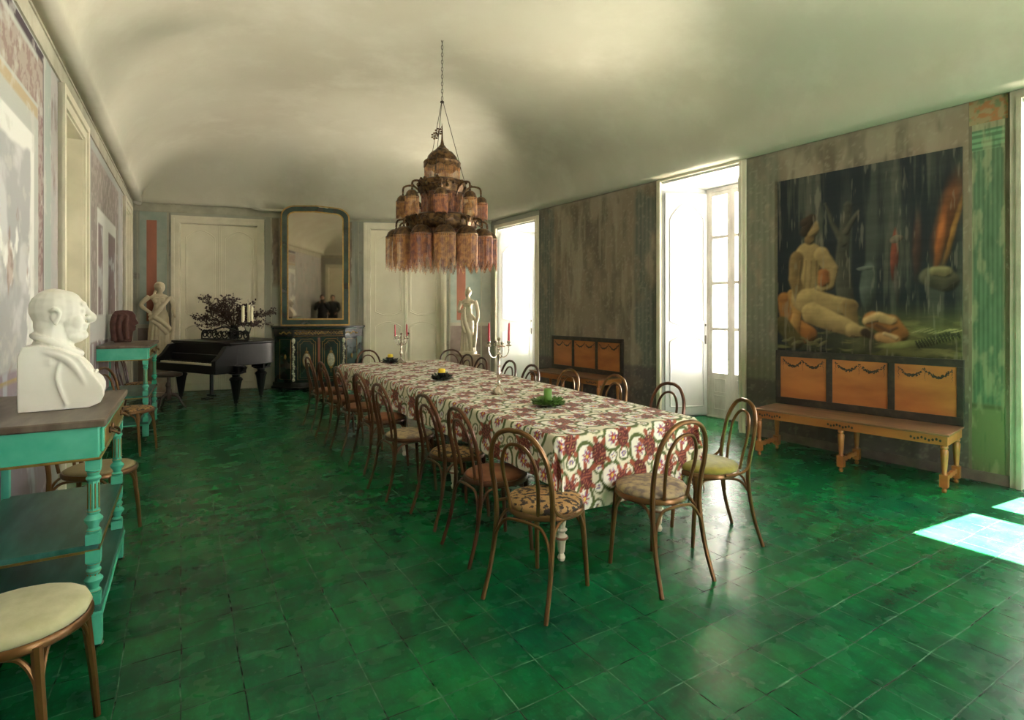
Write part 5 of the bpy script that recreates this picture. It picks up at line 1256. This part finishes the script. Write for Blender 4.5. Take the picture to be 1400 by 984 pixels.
def art(u, v, W_, H_):
    # a plain figure scene of the same size and colours: seated figures in a dark wood with a lit meadow
    n = len(u); x = u*1.0; y = v*1.0
    c = np.tile(np.array([.012,.017,.022]), (n,1))
    c = over(c, sstep(.40,.75,fbm(x*16,y*1.6,5,3))*.8, (.055,.060,.050))
    c = over(c, sstep(.55,.80,fbm(x*34+3,y*2.2,4,8))*.5, (.10,.10,.075))
    g = sstep(.30,.10,y)*sstep(.2,.75,x); c = over(c, g*.9, (.10,.105,.035)); c = over(c, sstep(.17,.05,y)*.9*sstep(.35,.65,fbm(x*12,y*30,4,4)), (.030,.034,.018))
    c = over(c, sstep(.55,.75,fbm(x*9,y*40,4,14))*sstep(.26,.12,y)*.8, (.16,.155,.06))
    wx = x+.05*(fbm(x*9,y*9,4,21)-.5); wy = y+.05*(fbm(x*9+9,y*9,4,22)-.5)
    def el(cx, cy, a, b, ang, col, k=1., soft=.16, shade=True):
        nonlocal c
        dx, dy = wx-cx, wy-cy; ca, sa = math.cos(ang), math.sin(ang); X, Y = (dx*ca+dy*sa)/a, (-dx*sa+dy*ca)/b; e = np.sqrt(X*X+Y*Y)
        m = sstep(1+soft, 1-soft, e)*k; cc = np.array(col)*(1-.75*np.clip(X*.5-Y*.7+.30, 0, 1))[:,None]*(.45+1.1*fbm(x*14,y*14,5,5))[:,None]
        c = c*(1-m[:,None])+cc*m[:,None]
    SK = (.40,.27,.12); SKd = (.23,.14,.06); OR = (.34,.14,.04); RD = (.20,.045,.025); DK = (.05,.03,.02)
    def cap(pts, col, k=1., soft=.010):
        """a rounded limb through (x, y, radius) points, lit from above on one side"""
        nonlocal c
        best = np.full(n, 9.); side = np.zeros(n)
        for (x1,y1,r1),(x2,y2,r2) in zip(pts[:-1], pts[1:]):
            ax, ay = (wx-x1), (wy-y1)*ASP; bx, by = x2-x1, (y2-y1)*ASP; L2 = bx*bx+by*by+1e-9
            t = np.clip((ax*bx+ay*by)/L2, 0, 1); dx, dy = ax-bx*t, ay-by*t; r_ = r1+(r2-r1)*t; d = np.hypot(dx, dy)
            q = d-r_; m = q < best; best = np.where(m, q, best); side = np.where(m, (-dx*.55+dy*.8)/np.maximum(r_, 1e-3), side)
        m = sstep(soft, -soft, best)*k; sh = .62+.50*np.clip(side, -1, 1)-.12*(side < -.55)
        cc = np.array(col)*(sh*(.72+.56*fbm(x*22,y*22,4,5)))[:,None]; c = c*(1-m[:,None])+np.clip(cc,0,1)*m[:,None]
    ASP = H_/W_; wx = x+.012*(fbm(x*14,y*14,4,21)-.5); wy = y+.012*(fbm(x*14+9,y*14,4,22)-.5)
    # cloths on the ground
    cap([(.05,.30,.05),(.10,.14,.07),(.20,.10,.06)], OR); cap([(.09,.34,.02),(.13,.22,.03),(.11,.10,.04)], (.42,.22,.07)); cap([(.03,.16,.05),(.12,.06,.05)], (.10,.08,.03))
    # an old tree trunk behind
    cap([(.43,.30,.05),(.41,.52,.036),(.44,.80,.026)], (.075,.07,.055)); cap([(.415,.60,.020),(.35,.72,.012),(.31,.83,.006)], (.09,.08,.06)); cap([(.43,.66,.018),(.50,.76,.010)], (.09,.08,.06))
    # seated traveller wrapped in a pale ochre cloak, hands in the lap, legs stretched out
    cap([(.205,.55,.085),(.190,.43,.090),(.200,.31,.105)], SK); cap([(.130,.54,.045),(.115,.42,.040),(.150,.33,.040)], SKd)
    cap([(.215,.64,.032),(.220,.67,.030)], SKd); cap([(.222,.71,.046),(.232,.69,.040)], SK); cap([(.190,.735,.034),(.222,.755,.034),(.180,.68,.026)], DK)
    cap([(.285,.55,.046),(.345,.47,.040),(.330,.38,.034),(.260,.35,.024)], SK); cap([(.255,.355,.016),(.225,.345,.012)], SK)
    for q_ in (.15,.185,.22,.255): cap([(q_,.52,.004),(q_-.01,.34,.006)], SKd, .7, .012)
    cap([(.300,.44,.034),(.300,.40,.036)], (.34,.12,.04))
    cap([(.21,.29,.085),(.34,.265,.068),(.450,.255,.050)], SK); cap([(.450,.255,.048),(.47,.18,.034),(.49,.12,.026)], SKd)
    cap([(.23,.22,.070),(.36,.175,.058),(.47,.135,.046)], SK); cap([(.47,.135,.042),(.54,.125,.030)], SK); cap([(.54,.125,.028),(.585,.10,.018)], DK)
    # bundle of orange cloth
    cap([(.58,.19,.05),(.66,.165,.06),(.71,.12,.05)], OR); cap([(.55,.185,.022),(.61,.205,.030),(.68,.185,.022)], (.52,.34,.16)); cap([(.62,.10,.03),(.69,.085,.035)], (.44,.25,.10)); cap([(.60,.165,.010),(.66,.135,.012),(.70,.15,.008)], (.14,.06,.03)); cap([(.64,.12,.010),(.70,.10,.010)], (.55,.40,.22))
    el(.555,.36,.045,.13,0,(.07,.085,.07),.8); el(.54,.46,.05,.012,0,(.12,.13,.11),.7)
    el(.69,.52,.020,.13,-.05,RD,.9); el(.70,.60,.035,.02,.2,(.16,.12,.09)); el(.70,.37,.012,.10,.05,(.08,.07,.06),.8)
    el(.935,.66,.045,.20,-.20,(.16,.055,.02),.8,.5); el(.905,.56,.018,.16,-.12,(.36,.11,.03),.7,.5); el(.96,.60,.012,.16,-.25,(.40,.20,.05),.6,.5); el(.80,.55,.02,.16,0,(.10,.045,.03),.6,.5)
    cap([(.86,.40,.05),(.93,.38,.06)], (.10,.09,.06)); cap([(.88,.425,.025),(.93,.42,.03)], (.24,.20,.10))
    el(.80,.08,.20,.020,.16,(.22,.24,.08),.8); 
    for k in range(14): el(.80+.014*k,.075+.004*k,.006,.022,.5,(.03,.035,.02),.9)
    for k in range(10): el(.80+.02*k,.14+.006*math.sin(k),.03,.004,.3,(.30,.28,.13),.8)
    for k in range(9): el(.06+.03*k,.06+.012*math.sin(k*2),.03,.010,.5*math.sin(k),(.16,.15,.07),.6)
    c = c*(.75+.5*fbm(x*3,y*40,4,31))[:,None]
    c = over(c, sstep(.66,.8,fbm(x*60,y*8,3,41))*.35, (.22,.20,.15))
    return np.clip(c*1.15, 0, 1)
painted_plane('wall_painting', WRa if False else WRb, WRb.u(1066) if False else 0, .1, 0, .1, lambda u,v,a,b: np.zeros((len(u),3)), kind='structure', mname='painted_canvas') if False else None
# the painting spans both slightly angled stretches of wall: hang it on its own straight line
PWl = Wall(WRb.a+WRb.t*min(WRb.u(1040), WRb.L-.01), WRa.a+WRa.t*WRa.u(1340))
print('wallinfo', WRb.u(1066), WRb.L, WRa.u(1066), WRa.u(1317))
uA, uB = PWl.u(1065), PWl.u(1317); zA, zB = PWl.z(1065, 249), PWl.z(1317, 201)
def flip_art(u, v, a, b): return art(u, v, a, b)
painted_plane('wall_painting', PWl, uA, uB, 1.03, lambda q: zA+(zB-zA)*q, art, 'huge unframed dark painting of a seated figure in a wood, above the near bench', 'painting', .007, mname='painted_canvas', th=.015, d=.012)
M['painted_canvas'].node_tree.nodes['Principled BSDF'].inputs['Roughness'].default_value = .5
def stained(bands):
    def fn(u, v, W_, H_):
        x = u*W_; z = v*H_; n = len(u); c = np.tile(np.array([.235,.19,.135]), (n,1))
        c = over(c, sstep(.40,.62,fbm(x*1.6,z*1.1,6,51)), (.145,.118,.082)); c = over(c, sstep(.48,.66,fbm(x*3+5,z*.9,6,52))*.8, (.31,.27,.20))
        c = over(c, sstep(.50,.66,fbm(x*9,z*2.2,5,53))*.5, (.12,.10,.075)); c = over(c, sstep(.55,.70,fbm(x*14,z*1.2,5,58))*.5, (.33,.29,.21))
        for (a, b_, col, k) in bands:
            m = sstep(a-.04,a+.03,x)*sstep(b_+.04,b_-.03,x)*k*sstep(.25,.55,fbm(x*5,z*2.5,5,54)); c = over(c, m, col)
            st_ = .5+.5*np.cos((x-a)*2*PI/.075); c = over(c, m*st_*.35, (.30,.28,.21))
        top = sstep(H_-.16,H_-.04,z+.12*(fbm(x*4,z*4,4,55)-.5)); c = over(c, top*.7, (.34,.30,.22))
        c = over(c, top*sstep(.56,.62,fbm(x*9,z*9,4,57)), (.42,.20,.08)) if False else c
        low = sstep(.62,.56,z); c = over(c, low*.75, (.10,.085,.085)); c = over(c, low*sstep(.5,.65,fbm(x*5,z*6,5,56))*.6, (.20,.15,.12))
        c = over(c, sstep(.64,.72,fbm(x*30,z*30,3,59))*.25, (.40,.36,.28))
        return c
    return fn
GB = (.085,.105,.095)
ua_, ub_ = w1b+.08, w2a-.08
ua_, ub_ = (min(w1b, w2b)+.08, max(w1a, w2a)-.08)
Wp = ub_-ua_
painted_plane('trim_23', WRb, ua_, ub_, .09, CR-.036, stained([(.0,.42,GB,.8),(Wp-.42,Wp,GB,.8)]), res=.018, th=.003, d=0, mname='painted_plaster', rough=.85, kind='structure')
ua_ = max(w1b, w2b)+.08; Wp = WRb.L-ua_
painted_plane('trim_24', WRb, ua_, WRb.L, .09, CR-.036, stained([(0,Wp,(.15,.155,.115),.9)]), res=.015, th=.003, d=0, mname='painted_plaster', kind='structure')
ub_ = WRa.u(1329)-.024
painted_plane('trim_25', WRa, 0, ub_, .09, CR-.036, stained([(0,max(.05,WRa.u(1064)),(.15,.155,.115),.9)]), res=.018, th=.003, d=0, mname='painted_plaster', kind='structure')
# painted column beside the third window
def colpaint(u, v, W_, H_):
    n = len(u); c = np.tile(np.array([.27,.27,.17]), (n,1)); x = u; z = v*H_
    fl = .5+.5*np.cos(x*2*PI*7); inside = sstep(.02,.06,x)*sstep(.98,.94,x)
    body = np.array([.10,.17,.10])*(.75+.5*fl)[:,None]*(.8+.4*fbm(x*6,z*8,4,3))[:,None]
    m = inside*sstep(.55,.60,z)*sstep(H_-.20,H_-.24,z); c = c*(1-m[:,None])+body*m[:,None]
    m = sstep(H_-.24,H_-.22,z)*sstep(H_-.05,H_-.06,z); cap = np.array([.13,.25,.14])*(.7+.6*(np.sin(z*120)>0))[:,None]; c = c*(1-m[:,None])+cap*m[:,None]
    m = sstep(.58,.55,z); c = over(c, m, (.16,.19,.09)); c = over(c, sstep(.60,.57,z)*sstep(.53,.56,z), (.10,.12,.06))
    c = over(c, sstep(.5,.68,fbm(x*4,z*5,5,9))*.45, (.40,.40,.24)); c = over(c, sstep(.62,.75,fbm(x*20,z*4,4,19))*.5, (.07,.12,.06))
    return c
u_c0, u_c1 = WRa.u(1329), WRa.u(1374)
painted_plane('trim_9', WRa, u_c0, u_c1, .09, 3.12, colpaint, res=.010, th=.003, d=.0, mname='painted_plaster', rough=.8, bump=.2, kind='structure')
def capit(u, v, W_, H_):
    z = v*H_; c = np.tile(np.array([.30,.24,.13]), (len(u),1)); c = over(c, sstep(.5,.6,fbm(u*6,z*30,4,5)), (.34,.16,.07)); c = over(c, sstep(.55,.7,fbm(u*9,z*20,4,7)), (.16,.20,.10)); return c
painted_plane('trim_10', WRa, u_c0-.02, u_c1+.02, 3.12, 3.36, capit, res=.010, th=.003, d=.0, mname='painted_plaster', kind='structure')
def greenish(u, v, W_, H_):
    z = v*H_; c = np.tile(np.array([.28,.30,.17]), (len(u),1)); c = over(c, sstep(.4,.65,fbm(u*18,z*2,4,6))*.7, (.14,.20,.11)); c = over(c, sstep(.5,.7,fbm(u*5,z*4,5,8))*.6, (.36,.34,.20)); c = over(c, sstep(.45,.42,z), (.13,.15,.08)); return c
painted_plane('trim_11', WRa, u_c1+.003, WRa.u(1392)-.08, .09, 3.38, greenish, res=.012, th=.003, d=.0, mname='painted_plaster', kind='structure')
def striped(u, v, W_, H_):
    z = v*H_; c = np.tile(np.array([.20,.20,.16]), (len(u),1)); f = .5+.5*np.sin(u*2*PI*9); c = c*(.78+.35*f)[:,None]; c = over(c, sstep(.45,.7,fbm(u*6,z*2.2,5,16))*.6, (.30,.28,.21)); c = over(c, sstep(.55,.7,fbm(u*10,z*1.2,4,18))*.6, (.10,.115,.09)); c = over(c, sstep(H_-.35,H_-.1,z)*sstep(.5,.6,fbm(u*3,z*6,4,2)), (.26,.15,.10)); return c
painted_plane('trim_12', WRb, WRb.u(1020)-(.0) if WRb.u(1020) < WRb.u(1062) else WRb.u(1062), max(WRb.u(1020), WRb.u(1060)) if max(WRb.u(1020), WRb.u(1060)) < WRb.L else WRb.L, .09, 3.38, striped, res=.012, th=.003, d=.0, mname='painted_plaster', kind='structure') if False else None

# ---------------------------------------------------------------- painted panels of the sage walls
def wallbox(W, name, boxes, m, bevel=0):
    b = MB(W.mtx()); [b.box(*q) for q in boxes]; return struct(b.build(name, m, smooth=False, bevel=bevel))
def band(W, pxa, pxb, z0, z1, d=.004): a, b_ = sorted((W.u(pxa), W.u(pxb))); return (a, b_, -.005, d, z0, z1)
wallbox(WB1, 'trim_13', [band(WB1, 191, 228, 1.25, 3.27)], M['sagepanel'])
wallbox(WB1, 'trim_14', [band(WB1, 200.5, 214.5, 1.30, 3.12, .007)], M['salmon'])
wallbox(WB1, 'trim_15', [band(WB1, a, a+1.6, .1, 3.27, .016) for a in (187, 229, 370, 381)]+[band(WB1, 187, 231, 1.18, 1.24, .018), band(WB1, 366, 384, 1.18, 1.24, .018), band(WB1, 187, 231, .1, .18, .02)], M['cornice'])
wallbox(WB2, 'trim_16', [band(WB2, 616, 657, 1.25, 3.27)], M['sagepanel'])
wallbox(WB2, 'trim_17', [band(WB2, 624.5, 636.5, 1.30, 3.15, .007)], M['salmon'])
wallbox(WB2, 'trim_18', [band(WB2, a, a+1.6, .1, 3.27, .016) for a in (614, 657, 489)]+[band(WB2, 486.5, 494, 1.18, 1.25, .018), band(WB2, 613, 670, 1.18, 1.25, .018)], M['cornice'])
M['dado_b'] = mat('brown_mauve_dado', (.20,.145,.12), .8, col2=(.26,.21,.18), scale=6)
wallbox(WB1, 'trim_19', [band(WB1, 188.7, 229, .18, 1.18, .004)], M['dado_b']); wallbox(WB2, 'trim_20', [band(WB2, 614, 670, .1, 1.18, .004)], M['dado_b'])

wallbox(WRb, 'trim_26', [(WRb.u(737)-.0 if False else min(w1a,w1b)-.30, min(w1a,w1b)-.076, -.005, .012, .1, CR-.036), (min(w1a,w1b)-.076, max(w1a,w1b)+.076, -.005, .012, max(w1h,0)+.076, CR-.036)], M['wall_b'])
def peel(u, v, W_, H_):
    x = u*W_; z = v*H_; c = np.tile(np.array([.35,.35,.29]), (len(u),1)); e = 1-u+.5*(fbm(x*8,z*3.5,5,3)-.5)
    m = sstep(.62,.56,e)*sstep(.9,1.1,z)*sstep(2.35,2.2,z); c = over(c, m, (.20,.16,.12)); c = over(c, m*sstep(.45,.6,fbm(x*10,z*8,4,5)), (.27,.22,.16)); c = over(c, sstep(.60,.62,e)*sstep(.66,.63,e)*sstep(.9,1.1,z)*sstep(2.35,2.2,z)*.6, (.5,.48,.40)); return c
a_, b_ = sorted((WB1.u(364), WB1.u(387))); painted_plane('trim_27', WB1, a_, b_, 1.0, CR-.16, peel, res=.015, th=.003, d=0, mname='painted_plaster', kind='structure')
a_, b_ = sorted((WB1.u(476), WB1.u(484))); painted_plane('trim_28', WB1, a_, b_, 1.0, CR-.16, lambda u,v,a,b: peel(1-u,v,a,b), res=.015, th=.003, d=0, mname='painted_plaster', kind='structure')

# left wall frescoes
def fres1(u, v, W_, H_):
    x = u*W_; z = v*H_; n = len(u); c = np.tile(np.array([.40,.41,.38]), (n,1))
    R_ = W_-x
    # border bands near the far edge and on top
    dz = H_-z
    c = over(c, sstep(.0,.01,R_-.0)*sstep(.20,.19,R_), (.34,.38,.35))
    m = sstep(.25,.26,R_)*sstep(.40,.39,R_); c = over(c, m, (.33,.27,.24)); c = over(c, m*sstep(.52,.6,fbm(x*30,z*30,3,3)), (.24,.16,.15))
    m = sstep(.10,.11,dz)*sstep(.40,.39,dz)*sstep(.25,.26,R_); c = over(c, m, (.34,.29,.25)); c = over(c, m*sstep(.5,.6,fbm(x*22,z*22,4,6)), (.26,.19,.17))
    c = over(c, sstep(.08,.05,dz)*sstep(.24,.26,R_), (.05,.035,.045)); c = over(c, sstep(.24,.245,R_)*sstep(.262,.258,R_), (.06,.04,.05))
    c = over(c, sstep(.42,.43,dz)*sstep(.50,.49,dz)*sstep(.4,.41,R_), (.40,.32,.20))
    inner = sstep(.50,.52,R_)*sstep(.62,.64,dz); c = over(c, inner, (.66,.66,.62))
    core = sstep(.62,.66,R_+.05*fbm(x*6,z*6,3,2))*sstep(.80,.84,dz+.08*fbm(x*5,z*5,3,8)); c = over(c, core, (.36,.36,.36))
    c = over(c, core*sstep(.5,.66,fbm(x*3,z*3,5,11)), (.52,.52,.52)); c = over(c, core*sstep(.60,.68,fbm(x*4+2,z*4,5,17)), (.74,.74,.70)); c = over(c, core*sstep(.70,.76,fbm(x*5+7,z*3,5,27))*.6, (.26,.14,.09))
    c = over(c, sstep(1.05,1.03,z), (.26,.21,.24)); c = over(c, sstep(1.05,1.03,z)*sstep(.5,.62,fbm(x*6,z*2,4,4)), (.36,.36,.42)); c = over(c, sstep(1.0,.99,z)*sstep(.97,.98,z), (.35,.27,.12))
    c = over(c, sstep(.6,.72,fbm(x*9,z*9,5,33))*.5, (.5,.49,.45))
    return c
painted_plane('trim_21', WL, max(.05, WL.u(0)-2.4), WL.u(74)-.12, .10, CR-.17, fres1, res=.013, th=.003, d=0, mname='painted_plaster', kind='structure')
def fres2(u, v, W_, H_):
    x = u*W_; z = v*H_; R_ = W_-x; dz = H_-z; c = np.tile(np.array([.36,.37,.35]), (len(u),1))
    e = np.minimum(x, R_); m = sstep(.08,.10,e)*sstep(.08,.10,dz); c = over(c, m, (.27,.23,.21)); c = over(c, m*sstep(.5,.6,fbm(x*14,z*14,4,5)), (.35,.31,.28))
    inn = sstep(.52,.54,x)*sstep(.38,.40,R_)*sstep(.62,.64,dz); c = over(c, inn, (.62,.62,.58))
    for (a, b_) in ((.60,.42+W_*.0+.55),(W_*.55,W_-.50)):
        core = sstep(a,a+.02,x)*sstep(b_+.02 if a < 1 else b_,b_,x) if False else sstep(a,a+.02,x)*sstep(b_+.02,b_,x)
        core = core*sstep(.78,.80,dz); c = over(c, core, (.22,.17,.17)); c = over(c, core*sstep(.5,.65,fbm(x*3,z*4,5,7)), (.42,.42,.42))
    c = over(c, sstep(1.35,1.33,z)*sstep(1.05,1.07,z), (.52,.52,.50)); c = over(c, sstep(1.05,1.03,z), (.25,.19,.20)); c = over(c, sstep(1.05,1.03,z)*sstep(.5,.6,fbm(x*12,z*1.5,4,4)), (.42,.42,.42))
    return c
painted_plane('trim_22', WL, WL.u(122), WL.u(163)-.05, .10, CR-.17, fres2, res=.018, th=.003, d=0, mname='painted_plaster', kind='structure')
# peeling plaster patch beside the mirror
# ---------------------------------------------------------------- two people behind the camera, seen in the mirror
def person(x, y, face, pose, label):
    t = thing('person', label, 'person', (x, y, 0), face-PI/2, 'people reflected in the mirror')
    b = MB()
    b.ell((0,0,1.60),(.075,.092,.115), n=16); b.ell((0,.092,1.585),(.014,.02,.022)); b.ell((.078,0,1.59),(.012,.02,.03)); b.ell((-.078,0,1.59),(.012,.02,.03)); b.ell((0,.085,1.54),(.025,.015,.010)); b.ell((0,.02,1.53),(.055,.07,.05))
    b.tube([(0,-.01,1.40),(0,0,1.54)], [.06,.052], 12)
    b.tube(catmull([(0,0,.92),(0,0,1.10),(0,0,1.30),(0,0,1.43)], 4), lambda q: .15+.02*math.sin(q*3), 16); b.ell((0,0,1.38),(.21,.11,.08)); b.ell((0,0,.94),(.17,.13,.12))
    for s in (-1,1):
        b.tube(catmull([(s*.09,0,.92),(s*.10,.015,.50),(s*.105,-.01,.09)], 5), [.095,.088,.08,.07,.06,.058,.056,.05,.042,.04,.04], 12)
        b.ell((s*.105,.06,.04),(.045,.13,.04))
        sh, el, wr = Vector((s*.20,0,1.38)), Vector((s*.26,.08,1.13)), (Vector((s*.07,.24,1.45)) if pose == 'camera' else Vector((s*.16,.22,.98)))
        b.tube(catmull([sh, el, wr], 5), [.058,.055,.052,.05,.048,.046,.042,.038,.034,.030,.028], 12)
        hd = (wr-el).normalized(); pal = wr+hd*.04; b.ell(pal, (.028,.040,.030))
        for k in range(4):
            f0 = pal+Vector((0,.01,.022-.015*k)); b.tube([f0, f0+hd*.035+Vector((-s*.012,.01,0)), f0+hd*.045+Vector((-s*.035,.012,0))], [.009,.008,.007], 6)
        b.tube([pal+Vector((-s*.01,0,.01)), pal+Vector((-s*.03,.02,.035)), pal+Vector((-s*.035,.04,.045))], [.010,.009,.007], 6)
    put('body', b.mesh('body'), M['skin'], t, remesh=.009)
    c = MB(); c.tube(catmull([(0,0,.80),(0,0,1.0),(0,0,1.2),(0,0,1.36),(0,0,1.45)], 4), lambda q: .185-.012*math.sin(q*PI)-.09*max(0,q-.8)*4*.25, 18); c.ell((0,0,1.38),(.235,.13,.09))
    for s in (-1,1):
        sh, el, wr = Vector((s*.20,0,1.38)), Vector((s*.26,.08,1.13)), (Vector((s*.07,.24,1.45)) if pose == 'camera' else Vector((s*.16,.22,.98))); c.tube(catmull([sh, el, wr.lerp(el,.12)], 5), lambda q: .072-.03*q, 12)
    put('coat', c.mesh('coat'), M['jacket'], t, remesh=.014)
    c = MB()
    for s in (-1,1): c.tube(catmull([(s*.09,0,.94),(s*.10,.015,.50),(s*.105,-.01,.07)], 5), lambda q: .108-.045*q, 12)
    c.ell((0,0,.92),(.185,.14,.12)); put('trousers', c.mesh('trousers'), M['trousers'], t, remesh=.014)
    c = MB(); c.ell((0,-.02,1.635),(.088,.098,.098), n=16); c.ell((0,-.06,1.58),(.08,.06,.09)); put('hair', c.mesh('hair'), M['hair'], t, remesh=.01)
    return t
mdir = math.atan2(-WB1.n.y, -WB1.n.x)
person(.02, -.95, mdir, 'camera', 'dark-coated person standing in the mirror reflection, taking the picture')
person(.50, -1.10, mdir+.1, 'stand', 'second dark figure in the mirror reflection, beside the one with the camera')
# camera on a tripod in front of the first person would block the view; the photographer holds a small camera
b = MB(); b.box(-.065,.065,-.03,.03,-.04,.04); b.M = Matrix.Rotation(-PI/2, 4, 'X'); b.lathe([(.03,.0),(.03,.07),(.026,.075),(0,.07)], 16)
o = b.build('hand_camera', M['cambody'], bevel=.005); o.location = Vector((.02,-.95,1.49))+Vector((math.cos(mdir), math.sin(mdir), 0))*.33; o.rotation_euler = (0,0,mdir-PI/2); tag(o, 'small black camera held up by the person in the mirror', 'camera')
